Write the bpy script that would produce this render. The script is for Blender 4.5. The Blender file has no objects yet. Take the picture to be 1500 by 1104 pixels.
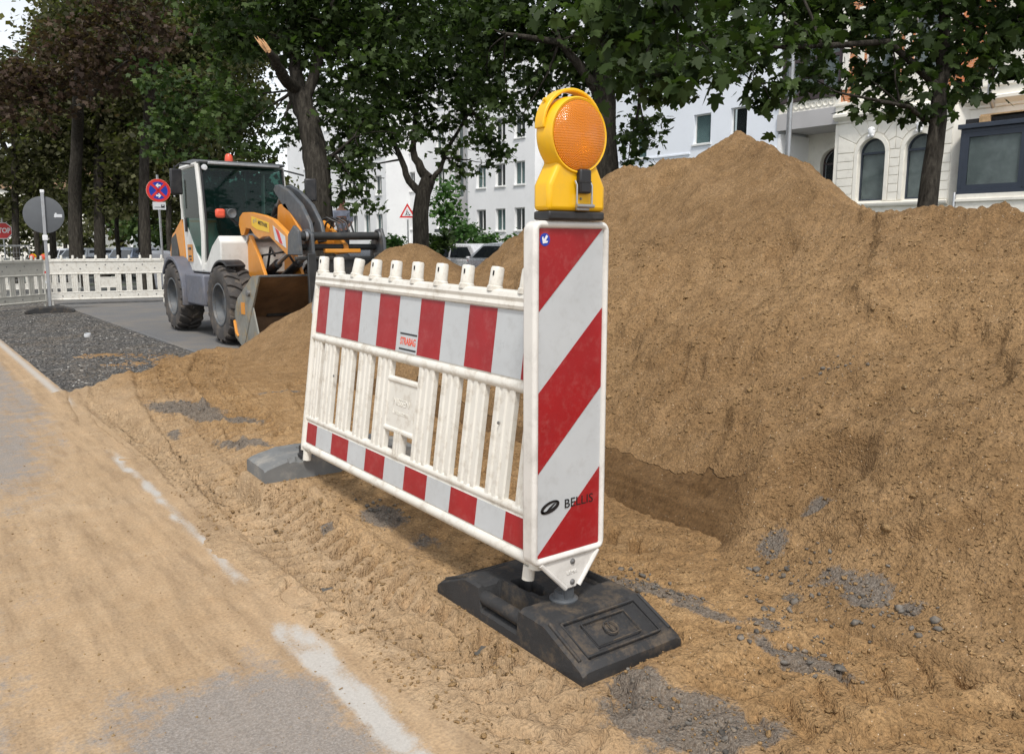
import bpy, math, random
import numpy as np
from mathutils import Vector, Matrix
R = math.radians
PI = math.pi
random.seed(7)
S = bpy.context.scene
COL = S.collection

# ------------------------------------------------------------------ camera, world, sun, exposure
F, PITCH, YAW, EYE = 1210.0, R(9.15), R(36.9), 1.25
cam_d = bpy.data.cameras.new('camera'); cam = bpy.data.objects.new('camera', cam_d); COL.objects.link(cam)
cam_d.sensor_width = 36; cam_d.lens = F / 1500 * 36; cam_d.clip_start = 0.05; cam_d.clip_end = 1500
cam.location = (0, 0, EYE); cam.rotation_euler = (PI / 2 - PITCH, 0, -YAW)
S.camera = cam
w = bpy.data.worlds.new('World'); S.world = w; w.use_nodes = True
nt = w.node_tree; nt.nodes.clear()
SUN_EL, SUN_AZ = R(58), R(215)          # azimuth clockwise from +Y
sk = nt.nodes.new('ShaderNodeTexSky'); sk.sky_type = 'NISHITA'; sk.sun_disc = False
sk.sun_elevation = SUN_EL; sk.sun_rotation = SUN_AZ; sk.air_density = 1.0; sk.dust_density = 1.0; sk.ozone_density = 1.0
hs = nt.nodes.new('ShaderNodeHueSaturation'); hs.inputs['Saturation'].default_value = 0.22; hs.inputs['Value'].default_value = 1.25
bg = nt.nodes.new('ShaderNodeBackground'); bg.inputs['Strength'].default_value = 0.085
wo = nt.nodes.new('ShaderNodeOutputWorld')
nt.links.new(sk.outputs[0], hs.inputs['Color']); nt.links.new(hs.outputs[0], bg.inputs['Color']); nt.links.new(bg.outputs[0], wo.inputs[0])
sl = bpy.data.lights.new('sun', 'SUN'); sl.energy = 1.5; sl.angle = R(10); sl.color = (1.0, 0.95, 0.88)
so = bpy.data.objects.new('sun', sl); COL.objects.link(so)
sd = Vector((math.sin(SUN_AZ) * math.cos(SUN_EL), math.cos(SUN_AZ) * math.cos(SUN_EL), math.sin(SUN_EL)))
so.rotation_euler = sd.to_track_quat('Z', 'Y').to_euler(); so.location = (0, 0, 30)
S.view_settings.view_transform = 'Standard'; S.view_settings.look = 'None'; S.view_settings.gamma = 1
S.view_settings.exposure = 0.96; S.view_settings.use_curve_mapping = False
try:
    S.cycles.max_bounces = 6; S.cycles.transparent_max_bounces = 6
except Exception: pass

# ------------------------------------------------------------------ setting-out helpers (where a sight line meets a plane)
FW = np.array([math.sin(YAW) * math.cos(PITCH), math.cos(YAW) * math.cos(PITCH), -math.sin(PITCH)])
RT = np.array([math.cos(YAW), -math.sin(YAW), 0.0]); UP = np.cross(RT, FW); C0 = np.array([0, 0, EYE])
def ray(px, py): return FW + RT * (px - 750) / F + UP * (552 - py) / F
def iz(px, py, z=0.0): r = ray(px, py); return C0 + r * ((z - EYE) / r[2])
def ix(px, py, x): r = ray(px, py); return C0 + r * (x / r[0])
def iy(px, py, y): r = ray(px, py); return C0 + r * (y / r[1])
def iD(px, py, D): return C0 + ray(px, py) * D

# ------------------------------------------------------------------ numpy value noise
_tab = np.random.RandomState(11).rand(256, 256).astype(np.float64)
def vn(x, y, seed=0):
    xi = np.floor(x).astype(int); yi = np.floor(y).astype(int); fx = x - xi; fy = y - yi
    fx = fx * fx * fx * (fx * (fx * 6 - 15) + 10); fy = fy * fy * fy * (fy * (fy * 6 - 15) + 10)
    xi += seed * 37; yi += seed * 91
    a = _tab[xi & 255, yi & 255]; b = _tab[(xi + 1) & 255, yi & 255]; c = _tab[xi & 255, (yi + 1) & 255]; d = _tab[(xi + 1) & 255, (yi + 1) & 255]
    return (a * (1 - fx) + b * fx) * (1 - fy) + (c * (1 - fx) + d * fx) * fy
def fbm(x, y, s, o=4, seed=0, g=0.5):
    t = 0; a = 1; n = 0
    for i in range(o):
        t = t + a * (vn(x / s + 13.7 * i, y / s + 7.3 * i, seed + i) - .5); n += a; a *= g; s *= .5
    return t / n * 2
def sm(x, a, b):
    t = np.clip((x - a) / (b - a), 0, 1); return t * t * (3 - 2 * t)

# ------------------------------------------------------------------ materials
def mk(name):
    m = bpy.data.materials.new(name); m.use_nodes = True; n = m.node_tree; n.nodes.clear()
    o = n.nodes.new('ShaderNodeOutputMaterial'); p = n.nodes.new('ShaderNodeBsdfPrincipled'); n.links.new(p.outputs[0], o.inputs[0])
    return m, n, p
def nd(n, t, **k):
    x = n.nodes.new('ShaderNode' + t)
    for a, b in k.items(): setattr(x, a, b)
    return x
def noise(n, co, scale, detail=4, rough=.55):
    x = nd(n, 'TexNoise'); x.inputs['Scale'].default_value = scale; x.inputs['Detail'].default_value = detail; x.inputs['Roughness'].default_value = rough
    n.links.new(co, x.inputs['Vector']); return x.outputs['Fac']
def ramp(n, f, stops):
    r = nd(n, 'ValToRGB'); e = r.color_ramp.elements
    while len(e) < len(stops): e.new(.5)
    for i, (p, c) in enumerate(stops):
        e[i].position = p; e[i].color = (*c, 1) if len(c) == 3 else c
    n.links.new(f, r.inputs[0]); return r.outputs[0]
def mix(n, f, a, b, bt='MIX'):
    x = nd(n, 'Mix', data_type='RGBA', blend_type=bt)
    if isinstance(f, (int, float)): x.inputs[0].default_value = f
    else: n.links.new(f, x.inputs[0])
    for s, v in ((6, a), (7, b)):
        if isinstance(v, tuple): x.inputs[s].default_value = (*v, 1)
        else: n.links.new(v, x.inputs[s])
    return x.outputs[2]
def math_(n, op, a, b=None, clamp=False):
    x = nd(n, 'Math', operation=op); x.use_clamp = clamp
    for i, v in enumerate((a, b)):
        if v is None: continue
        if isinstance(v, (int, float)): x.inputs[i].default_value = v
        else: n.links.new(v, x.inputs[i])
    return x.outputs[0]
def mr(n, v, a, b, c=0, d=1):
    x = nd(n, 'MapRange'); n.links.new(v, x.inputs[0])
    for i, q in enumerate((a, b, c, d)): x.inputs[i + 1].default_value = q
    return x.outputs[0]
def bump(n, p, h, strength, dist):
    b = nd(n, 'Bump'); b.inputs['Strength'].default_value = strength; b.inputs['Distance'].default_value = dist
    n.links.new(h, b.inputs['Height']); n.links.new(b.outputs[0], p.inputs['Normal']); return b
def noise_v(n, co, scale):
    x = nd(n, 'TexNoise'); x.inputs['Scale'].default_value = scale; x.inputs['Detail'].default_value = 3; n.links.new(co, x.inputs['Vector']); return x.outputs['Color']
def attr(n, name):
    a = nd(n, 'Attribute', attribute_name=name); return a.outputs['Fac']

def plain(name, col, rough=.5, metal=0, var=.12, vs=6, dirt=None, dirt_amt=.35, dirt_scale=9, bmp=0, bs=60, spec=.5, alpha=1):
    """painted / moulded surface with uneven tone, speckled dirt and a little surface relief"""
    m, n, p = mk(name); tc = nd(n, 'TexCoord').outputs['Object']
    f = noise(n, tc, vs, 5)
    lo = tuple(c * (1 - var) for c in col); hi = tuple(min(1, c * (1 + var)) for c in col)
    c = ramp(n, f, [(.3, lo), (.7, hi)])
    if dirt:
        g = noise(n, tc, dirt_scale, 8, .72)
        k = mr(n, g, .5, .72, 0, dirt_amt); c = mix(n, k, c, dirt)
    n.links.new(c, p.inputs['Base Color'])
    rr = mr(n, noise(n, tc, vs * 3, 4), .3, .7, max(0, rough - .08), min(1, rough + .1)); n.links.new(rr, p.inputs['Roughness'])
    p.inputs['Metallic'].default_value = metal
    p.inputs['Specular IOR Level'].default_value = spec
    if bmp: bump(n, p, noise(n, tc, bs, 6, .65), bmp, .004)
    return m

def dust_color(n, tc, g):
    big = noise(n, tc, 1.3, 5, .6); med = noise(n, tc, 9, 7, .7)
    d = ramp(n, big, [(.3, (.34, .236, .136)), (.55, (.392, .279, .170)), (.75, (.44, .332, .218))])
    d = mix(n, .5, d, ramp(n, med, [(.3, (.322, .218, .124)), (.55, (.392, .282, .174)), (.75, (.45, .346, .232))]))
    mp = nd(n, 'Mapping'); mp.inputs['Scale'].default_value = (9, 1.1, 1); n.links.new(tc, mp.inputs[0]); stk = noise(n, mp.outputs[0], 1.6, 7, .7)
    d = mix(n, .9, d, ramp(n, stk, [(.34, (.74, .73, .73)), (.5, (1, 1, 1)), (.64, (1.14, 1.13, 1.12))]), 'MULTIPLY')
    return mix(n, .55, d, g, 'MULTIPLY'), stk
def sand_mat(name, base, dark, light, use_masks):
    m, n, p = mk(name); tc = nd(n, 'TexCoord').outputs['Object']
    big = noise(n, tc, .9, 4); med = noise(n, tc, 7, 6, .6); fine = noise(n, tc, 95, 5, .7)
    vb = nd(n, 'TexVoronoi', feature='SMOOTH_F1'); vb.inputs['Scale'].default_value = 55; vb.inputs['Randomness'].default_value = 1; n.links.new(mix(n, .015, tc, noise_v(n, tc, 30)), vb.inputs['Vector'])
    vb2 = nd(n, 'TexVoronoi', feature='F1'); vb2.inputs['Scale'].default_value = 150; n.links.new(tc, vb2.inputs['Vector'])
    crumbs = math_(n, 'ADD', math_(n, 'MULTIPLY', math_(n, 'SUBTRACT', 1.0, vb.outputs['Distance']), .9), math_(n, 'MULTIPLY', math_(n, 'SUBTRACT', 1.0, vb2.outputs['Distance']), .45))
    c = ramp(n, big, [(.3, dark), (.62, base), (.8, light)])
    c = mix(n, .5, c, ramp(n, med, [(.3, dark), (.5, base), (.72, light)]))
    g = ramp(n, fine, [(.28, (.42, .42, .42)), (.5, (1, 1, 1)), (.72, (1.5, 1.45, 1.38))])
    c = mix(n, .85, c, g, 'MULTIPLY')
    # scattered pale grit and dark grit
    v = nd(n, 'TexVoronoi'); v.inputs['Scale'].default_value = 120; n.links.new(tc, v.inputs['Vector'])
    dot = math_(n, 'LESS_THAN', v.outputs['Distance'], .26)
    vc = nd(n, 'SeparateColor'); n.links.new(v.outputs['Color'], vc.inputs[0])
    pale = math_(n, 'MULTIPLY', dot, math_(n, 'GREATER_THAN', vc.outputs[0], .965))
    drk = math_(n, 'MULTIPLY', dot, math_(n, 'LESS_THAN', vc.outputs[0], .06))
    c = mix(n, math_(n, 'MULTIPLY', pale, .7), c, (.62, .52, .40)); c = mix(n, math_(n, 'MULTIPLY', drk, .6), c, (.10, .09, .085))
    hgt = math_(n, 'ADD', math_(n, 'MULTIPLY', crumbs, 1.2), math_(n, 'ADD', math_(n, 'MULTIPLY', noise(n, tc, 95, 2, .5), .8), math_(n, 'MULTIPLY', noise(n, tc, 24, 3, .55), 1.3)))
    if use_masks: sm_k = mr(n, attr(n, 'smooth'), 0, 1, 1, .12); hgt = math_(n, 'MULTIPLY', hgt, sm_k)
    c = mix(n, .75, c, ramp(n, noise(n, tc, 26, 7, .72), [(.32, (.62, .60, .58)), (.5, (1, 1, 1)), (.66, (1.14, 1.13, 1.1))]), 'MULTIPLY')
    if use_masks:
        mg = attr(n, 'grey'); ml = attr(n, 'line'); md = attr(n, 'damp'); sp = noise(n, tc, 40, 7, .8); sp2 = noise(n, tc, 9, 6, .7)
        gravel = ramp(n, noise(n, tc, 130, 4, .8), [(.3, (.035, .034, .034)), (.5, (.115, .11, .104)), (.66, (.24, .225, .20)), (.8, (.36, .34, .31))])
        kg = mr(n, math_(n, 'ADD', mg, math_(n, 'MULTIPLY', math_(n, 'ADD', math_(n, 'MULTIPLY', sp, .9), math_(n, 'MULTIPLY', sp2, .55)), .95)), .97, 1.10)
        kl = mr(n, math_(n, 'ADD', ml, math_(n, 'MULTIPLY', sp, 1.0)), .96, 1.45)
        c = mix(n, mr(n, md, 0, 1, 0, .75), c, mix(n, .5, c, (.55, .52, .5), 'MULTIPLY'))
        dustc, _ = dust_color(n, tc, g)
        c = mix(n, attr(n, 'dry'), c, dustc)
        c = mix(n, mr(n, kg, 0, 1, 0, .78), c, gravel); c = mix(n, kl, c, mix(n, fine, (.32, .30, .28), (.62, .60, .56)))
    if use_masks: c = mix(n, mr(n, attr(n, 'smooth'), 0, 1, 0, .9), c, mix(n, 1.0, c, (.60, .57, .54), 'MULTIPLY'))
    n.links.new(c, p.inputs['Base Color']); p.inputs['Roughness'].default_value = .95; p.inputs['Specular IOR Level'].default_value = .15
    bump(n, p, hgt, 1.0, .0070)
    return m

M = {}
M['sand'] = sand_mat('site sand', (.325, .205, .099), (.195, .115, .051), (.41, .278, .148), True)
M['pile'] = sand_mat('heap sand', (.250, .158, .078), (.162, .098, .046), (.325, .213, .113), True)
M['clod'] = sand_mat('sand clod', (.29, .19, .095), (.21, .135, .064), (.36, .25, .135), False)
M['white_plastic'] = plain('white moulded plastic', (.70, .68, .62), .42, var=.06, dirt=(.36, .30, .22), dirt_amt=.7, dirt_scale=16, bmp=.15, bs=25)
M['panel_white'] = plain('white beacon frame', (.70, .685, .65), .38, var=.05, dirt=(.34, .32, .29), dirt_amt=.5, dirt_scale=10, bmp=.12, bs=30)
M['foil_white'] = plain('white reflective foil', (.50, .525, .54), .35, var=.05, dirt=(.33, .33, .32), dirt_amt=.35, dirt_scale=22)
M['foil_red'] = plain('red reflective foil', (.31, .008, .012), .45, var=.1, dirt=(.62, .40, .36), dirt_amt=.10, dirt_scale=30)
M['rubber'] = plain('recycled black rubber', (.034, .034, .035), .75, var=.25, vs=4, spec=.35, dirt=(.17, .125, .08), dirt_amt=.75, dirt_scale=10, bmp=.5, bs=70)
M['greybase'] = plain('grey cast base', (.15, .155, .155), .8, var=.15, dirt=(.36, .33, .28), dirt_amt=.7, dirt_scale=7, bmp=.4, bs=40)
M['yellow'] = plain('yellow lamp plastic', (.84, .47, .006), .36, var=.05, vs=3, dirt=(.5, .33, .08), dirt_amt=.3, dirt_scale=14)
M['black'] = plain('black plastic', (.018, .018, .02), .42, var=.2, dirt=(.12, .11, .10), dirt_amt=.3)
M['steel'] = plain('galvanised steel', (.42, .43, .44), .42, .85, var=.12, dirt=(.25, .22, .19), dirt_amt=.3)
M['bolt'] = plain('dull bolt steel', (.22, .22, .22), .5, .7)
M['ink'] = plain('black print', (.012, .012, .014), .4, var=.05)
M['inkwhite'] = plain('white print', (.75, .76, .77), .4, var=.03)
M['inkblue'] = plain('blue print', (.012, .045, .36), .4, var=.05)
M['inkred'] = plain('red print', (.62, .03, .03), .4, var=.05)
M['inkorange'] = plain('orange red print', (.72, .10, .05), .4, var=.05)
M['signgrey'] = plain('grey sign back', (.105, .113, .122), .5, var=.06)
M['sticker'] = plain('pale sticker', (.62, .64, .66), .4, var=.05)
M['orange'] = plain('orange machine paint', (.68, .27, .03), .36, var=.06, dirt=(.42, .30, .17), dirt_amt=.35, dirt_scale=6)
M['yellowsign'] = plain('yellow decal', (.80, .50, .02), .4, var=.04)
M['cabwhite'] = plain('light grey cab paint', (.68, .68, .65), .35, var=.05, dirt=(.35, .31, .25), dirt_amt=.4, dirt_scale=5)
M['machgrey'] = plain('dark grey machine paint', (.075, .083, .092), .42, var=.12, dirt=(.25, .21, .16), dirt_amt=.4, dirt_scale=7)
M['fender'] = plain('grey fender plastic', (.115, .122, .15), .5, var=.1, dirt=(.24, .20, .16), dirt_amt=.35, dirt_scale=5)
M['rust'] = plain('worn bucket steel', (.20, .125, .070), .7, .05, var=.3, vs=5, dirt=(.30, .18, .09), dirt_amt=.6, dirt_scale=8, bmp=.3)
M['bucketside'] = plain('scraped bucket side', (.27, .27, .24), .5, .4, var=.25, vs=6, dirt=(.50, .33, .12), dirt_amt=.85, dirt_scale=5, bmp=.3)
M['blacksteel'] = plain('black painted steel', (.035, .037, .038), .45, .2, var=.2, dirt=(.16, .13, .10), dirt_amt=.4)
M['tyre'] = plain('dusty tyre rubber', (.055, .05, .047), .8, var=.25, vs=7, dirt=(.20, .155, .11), dirt_amt=.75, dirt_scale=6, bmp=.4)
M['rim'] = plain('grey wheel rim', (.11, .12, .13), .55, .2, var=.1, dirt=(.30, .24, .17), dirt_amt=.45, dirt_scale=8)
M['mirror'] = plain('reflector', (.9, .75, .45), .25, .6)
M['hose'] = plain('hydraulic hose', (.02, .02, .02), .5)
def glass_mat(name, tint, rough=.04, mixf=.75, bodyc=(.015, .03, .028)):
    m, n, p = mk(name); tc = nd(n, 'TexCoord').outputs['Object']
    p.inputs['Base Color'].default_value = (*bodyc, 1); p.inputs['Roughness'].default_value = rough; p.inputs['Specular IOR Level'].default_value = .5
    t = nd(n, 'BsdfTransparent'); t.inputs[0].default_value = (*tint, 1)
    mx = nd(n, 'MixShader'); mx.inputs[0].default_value = mixf
    n.links.new(t.outputs[0], mx.inputs[1]); n.links.new(p.outputs[0], mx.inputs[2])
    n.links.new(mx.outputs[0], [x for x in n.nodes if x.type == 'OUTPUT_MATERIAL'][0].inputs[0]); return m
M['cabglass'] = glass_mat('tinted cab glass', (.28, .50, .44), mixf=.5, bodyc=(.006, .018, .016))
M['carglass'] = glass_mat('dark car glass', (.2, .22, .24), mixf=.8, bodyc=(.02, .025, .03))
M['winglass'] = glass_mat('house window glass', (.84, .88, .88), rough=.02, mixf=.32, bodyc=(.03, .036, .038))
M['winframe'] = plain('white window frame', (.74, .74, .72), .4, var=.03)
M['winframedark'] = plain('anthracite window frame', (.032, .042, .062), .4, var=.08)
M['winframebrown'] = plain('brown window frame', (.045, .030, .032), .4, var=.08)
M['curtain'] = plain('pale curtain', (.80, .82, .80), .9, var=.2, vs=3)
M['blind'] = plain('pale turquoise blind', (.70, .93, .93), .8, var=.03)
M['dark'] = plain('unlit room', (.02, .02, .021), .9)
M['stucco_white'] = plain('white render', (.86, .865, .87), .85, var=.03, vs=.6, dirt=(.55, .55, .55), dirt_amt=.18, dirt_scale=1.5, bmp=.1)
M['stucco_blue'] = plain('cool white render', (.80, .84, .90), .85, var=.03, vs=.5, dirt=(.55, .56, .6), dirt_amt=.15, dirt_scale=1.2, bmp=.1)
M['stucco_cream'] = plain('cream stucco', (.84, .81, .73), .8, var=.05, vs=1.2, dirt=(.42, .40, .34), dirt_amt=.3, dirt_scale=3, bmp=.15)
M['stucco_grey'] = plain('grey stucco', (.45, .44, .44), .8, var=.05, vs=1.2, bmp=.1)
M['wood'] = plain('raw timber', (.45, .30, .16), .8, var=.25, vs=9)
def brick_mat():
    m, n, p = mk('orange brick'); tc = nd(n, 'TexCoord').outputs['Object']
    mp = nd(n, 'Mapping'); mp.inputs['Rotation'].default_value = (0, R(90), R(90)); n.links.new(tc, mp.inputs[0])
    b = nd(n, 'TexBrick'); b.inputs['Scale'].default_value = 1; b.inputs['Brick Width'].default_value = .24; b.inputs['Row Height'].default_value = .075
    b.inputs['Mortar Size'].default_value = .006; b.inputs['Color1'].default_value = (.50, .17, .06, 1); b.inputs['Color2'].default_value = (.62, .25, .10, 1); b.inputs['Mortar'].default_value = (.5, .42, .34, 1)
    n.links.new(mp.outputs[0], b.inputs[0]); n.links.new(b.outputs[0], p.inputs['Base Color']); p.inputs['Roughness'].default_value = .85; return m
M['brick'] = brick_mat()
def leaf_mat(name, a, b, c, trans=.35):
    m, n, p = mk(name); tc = nd(n, 'TexCoord').outputs['Object']
    at = attr(n, 'tone')
    col = ramp(n, at, [(.0, a), (.55, b), (1.0, c)])
    col = mix(n, mr(n, noise(n, tc, .8, 3), .35, .65), mix(n, .6, col, (.62, .66, .7), 'MULTIPLY'), col)
    n.links.new(col, p.inputs['Base Color']); p.inputs['Roughness'].default_value = .55; p.inputs['Specular IOR Level'].default_value = .22
    t = nd(n, 'BsdfTranslucent'); n.links.new(mix(n, 1.0, col, (1.2, 1.5, .6), 'MULTIPLY'), t.inputs[0])
    mx = nd(n, 'MixShader'); mx.inputs[0].default_value = trans
    n.links.new(p.outputs[0], mx.inputs[1]); n.links.new(t.outputs[0], mx.inputs[2])
    n.links.new(mx.outputs[0], [x for x in n.nodes if x.type == 'OUTPUT_MATERIAL'][0].inputs[0]); return m
M['leaf'] = leaf_mat('maple leaf', (.022, .038, .011), (.042, .068, .018), (.085, .125, .04), .36)
M['leaf_red'] = leaf_mat('red maple leaf', (.052, .032, .023), (.088, .053, .038), (.13, .095, .065), .36)
M['leaf_far'] = leaf_mat('green crown leaf', (.042, .044, .018), (.080, .078, .034), (.15, .15, .07), .40)
M['leaf_light'] = leaf_mat('sunlit crown leaf', (.035, .062, .02), (.065, .105, .032), (.13, .18, .06), .32)
M['leaf_yellow'] = leaf_mat('turning crown leaf', (.09, .08, .03), (.15, .13, .045), (.22, .20, .08), .4)
M['leaf_shrub'] = leaf_mat('shrub leaf', (.035, .085, .02), (.07, .15, .04), (.13, .23, .07), .35)
def bark_mat():
    m, n, p = mk('maple bark'); tc = nd(n, 'TexCoord').outputs['Object']
    mp = nd(n, 'Mapping'); mp.inputs['Scale'].default_value = (7, 7, 1.3); n.links.new(tc, mp.inputs[0])
    f = noise(n, mp.outputs[0], 3, 8, .7)
    n.links.new(ramp(n, f, [(.3, (.018, .016, .013)), (.5, (.046, .041, .034)), (.72, (.10, .09, .074))]), p.inputs['Base Color'])
    p.inputs['Roughness'].default_value = .95; p.inputs['Specular IOR Level'].default_value = .1; bump(n, p, f, 1, .05); return m
M['bark'] = bark_mat()
M['heartwood'] = plain('torn pale wood', (.62, .36, .18), .8, var=.2, vs=20)

# ------------------------------------------------------------------ mesh builder
class MB:
    def __init__(s): s.v = []; s.f = []
    def add(s, vs, fs):
        b = len(s.v); s.v += [tuple(map(float, q)) for q in vs]; s.f += [tuple(b + i for i in q) for q in fs]; return s
    def box(s, c, d, rot=None):
        x, y, z = (q / 2 for q in d)
        vs = [Vector(q) for q in ((-x, -y, -z), (x, -y, -z), (x, y, -z), (-x, y, -z), (-x, -y, z), (x, -y, z), (x, y, z), (-x, y, z))]
        if rot is not None: vs = [rot @ q for q in vs]
        return s.add([q + Vector(c) for q in vs], [(0, 3, 2, 1), (4, 5, 6, 7), (0, 1, 5, 4), (1, 2, 6, 5), (2, 3, 7, 6), (3, 0, 4, 7)])
    def bx(s, x0, x1, y0, y1, z0, z1): return s.box(((x0 + x1) / 2, (y0 + y1) / 2, (z0 + z1) / 2), (abs(x1 - x0), abs(y1 - y0), abs(z1 - z0)))
    def tube(s, pts, r, n=10, caps=True, flat=1.0):
        pts = [Vector(q) for q in pts]; k = len(pts); rr = r if isinstance(r, (list, tuple)) else [r] * k
        vs = []; up = None
        for i, q in enumerate(pts):
            t = (pts[min(i + 1, k - 1)] - pts[max(i - 1, 0)]).normalized()
            if up is None: up = Vector((0, 0, 1)) if abs(t.z) < .9 else Vector((1, 0, 0))
            u = (up - t * up.dot(t)).normalized(); v = t.cross(u); up = u
            for j in range(n):
                a = 2 * PI * j / n; vs.append(q + (u * math.cos(a) + v * math.sin(a) * flat) * rr[i])
        fs = [(i * n + j, i * n + (j + 1) % n, (i + 1) * n + (j + 1) % n, (i + 1) * n + j) for i in range(k - 1) for j in range(n)]
        if caps: fs += [tuple(reversed(range(n))), tuple(range((k - 1) * n, k * n))]
        return s.add(vs, fs)
    def lathe(s, prof, o, ax=(0, 0, 1), n=24, closed=False):
        ax = Vector(ax).normalized(); u = ax.orthogonal().normalized(); v = ax.cross(u); o = Vector(o); vs = []
        for r, h in prof:
            for j in range(n):
                a = 2 * PI * j / n; vs.append(o + ax * h + (u * math.cos(a) + v * math.sin(a)) * r)
        k = len(prof); rg = range(k if closed else k - 1)
        return s.add(vs, [(i * n + j, i * n + (j + 1) % n, ((i + 1) % k) * n + (j + 1) % n, ((i + 1) % k) * n + j) for i in rg for j in range(n)])
    def prism(s, pts, ext):
        k = len(pts); e = Vector(ext); vs = [Vector(q) for q in pts]; vs += [q + e for q in vs]
        return s.add(vs, [tuple(reversed(range(k))), tuple(range(k, 2 * k))] + [(i, (i + 1) % k, k + (i + 1) % k, k + i) for i in range(k)])
    def mesh(s, name, mat, smooth=35):
        me = bpy.data.meshes.new(name); me.from_pydata(s.v, [], s.f); me.materials.append(M[mat] if isinstance(mat, str) else mat)
        import bmesh
        bm = bmesh.new(); bm.from_mesh(me); bmesh.ops.recalc_face_normals(bm, faces=bm.faces); bm.to_mesh(me); bm.free()
        if smooth:
            me.shade_smooth(); me.set_sharp_from_angle(angle=R(smooth))
        return me
    def obj(s, name, mat, parent=None, world=False, bevel=0, seg=2, smooth=35, **props):
        if world and parent is not None:
            l = parent.location; s.v = [(a - l.x, b - l.y, c - l.z) for a, b, c in s.v]
        me = s.mesh(name, mat, smooth); o = bpy.data.objects.new(name, me); COL.objects.link(o)
        if parent is not None: o.parent = parent
        if bevel:
            m = o.modifiers.new('bevel', 'BEVEL'); m.width = bevel; m.segments = seg; m.limit_method = 'ANGLE'; m.angle_limit = R(40); m.use_clamp_overlap = True
        for k, q in props.items(): o[k] = q
        return o
def thing(name, label, cat, loc=(0, 0, 0), rot=(0, 0, 0), group=None):
    o = bpy.data.objects.new(name, None); COL.objects.link(o); o.location = loc; o.rotation_euler = rot
    o.empty_display_size = .1; o['label'] = label; o['category'] = cat
    if group: o['group'] = group
    return o
def tag(o, label, cat, group=None):
    o['label'] = label; o['category'] = cat
    if group: o['group'] = group
    return o
def kids(o): return [c for c in bpy.data.objects if c.parent == o]
def dup(root, loc, rot=None, label=None, group=None, scale=None):
    allc = {}
    def cp(o, par):
        c = o.copy(); COL.objects.link(c); c.parent = par
        for ch in kids_map.get(o.name, []): cp(ch, c)
        return c
    kids_map = {}
    for o in bpy.data.objects:
        if o.parent: kids_map.setdefault(o.parent.name, []).append(o)
    r = cp(root, None); r.location = loc
    if rot is not None: r.rotation_euler = rot
    if label: r['label'] = label
    if group: r['group'] = group
    if scale: r.scale = scale
    return r
def inst(o, loc, parent=None, scale=None, rot=None):
    c = o.copy(); COL.objects.link(c); c.parent = parent; c.location = loc
    if scale: c.scale = scale
    if rot: c.rotation_euler = rot
    return c
def text(txt, size, mat, parent, loc, rot, name='lettering', ext=.0006, sx=1.0, shear=0, offset=0):
    cu = bpy.data.curves.new('t', 'FONT'); cu.body = txt; cu.size = size; cu.extrude = ext; cu.align_x = 'CENTER'; cu.align_y = 'CENTER'; cu.shear = shear; cu.offset = offset
    cu.resolution_u = 3
    t = bpy.data.objects.new('t', cu); COL.objects.link(t)
    me = bpy.data.meshes.new_from_object(t.evaluated_get(bpy.context.evaluated_depsgraph_get()) if False else t)
    bpy.data.objects.remove(t)
    me.materials.clear(); me.materials.append(M[mat]); me.name = name
    o = bpy.data.objects.new(name, me); COL.objects.link(o); o.parent = parent; o.location = loc; o.rotation_euler = rot; o.scale = (sx, 1, 1)
    return o

def np_mesh(name, V, faces, mat, smooth=True, attrs=None):
    """faces: (n,k) int array"""
    me = bpy.data.meshes.new(name); n, k = faces.shape
    me.vertices.add(len(V)); me.vertices.foreach_set('co', V.astype(np.float32).ravel())
    me.loops.add(n * k); me.loops.foreach_set('vertex_index', faces.astype(np.int32).ravel())
    me.polygons.add(n); me.polygons.foreach_set('loop_start', (np.arange(n) * k).astype(np.int32)); me.polygons.foreach_set('loop_total', np.full(n, k, np.int32))
    me.update(calc_edges=True); me.validate()
    me.materials.append(M[mat])
    for a, q in (attrs or {}).items():
        t = me.attributes.new(a, 'FLOAT', 'POINT'); t.data.foreach_set('value', q.astype(np.float32).ravel())
    if smooth: me.shade_smooth()
    return me
def link(name, me, parent=None, **props):
    o = bpy.data.objects.new(name, me); COL.objects.link(o)
    if parent: o.parent = parent
    for k, q in props.items(): o[k] = q
    return o
def grid(name, xs, ys, Zf, mat, cut=None):
    X, Y = np.meshgrid(xs, ys, indexing='ij'); Z, at = Zf(X, Y)
    V = np.stack([X, Y, Z], -1).reshape(-1, 3); nx, ny = len(xs), len(ys)
    i = np.arange(nx - 1)[:, None] * ny + np.arange(ny - 1)[None, :]
    Fc = np.stack([i, i + ny, i + ny + 1, i + 1], -1).reshape(-1, 4)
    if cut is not None:
        k = cut(X, Y, Z).ravel(); Fc = Fc[k[Fc].any(1)]
        u = np.unique(Fc); rm = np.full(len(V), -1); rm[u] = np.arange(len(u)); V = V[u]; Fc = rm[Fc]; at = {a: q.ravel()[u] for a, q in at.items()}
    return np_mesh(name, V, Fc, mat, True, at)
def graded(a, b, d0, d1, p=1.0):
    out = [a]
    while out[-1] < b:
        t = (out[-1] - a) / (b - a); out.append(out[-1] + d0 + (d1 - d0) * t ** p)
    return np.array(out)

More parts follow.
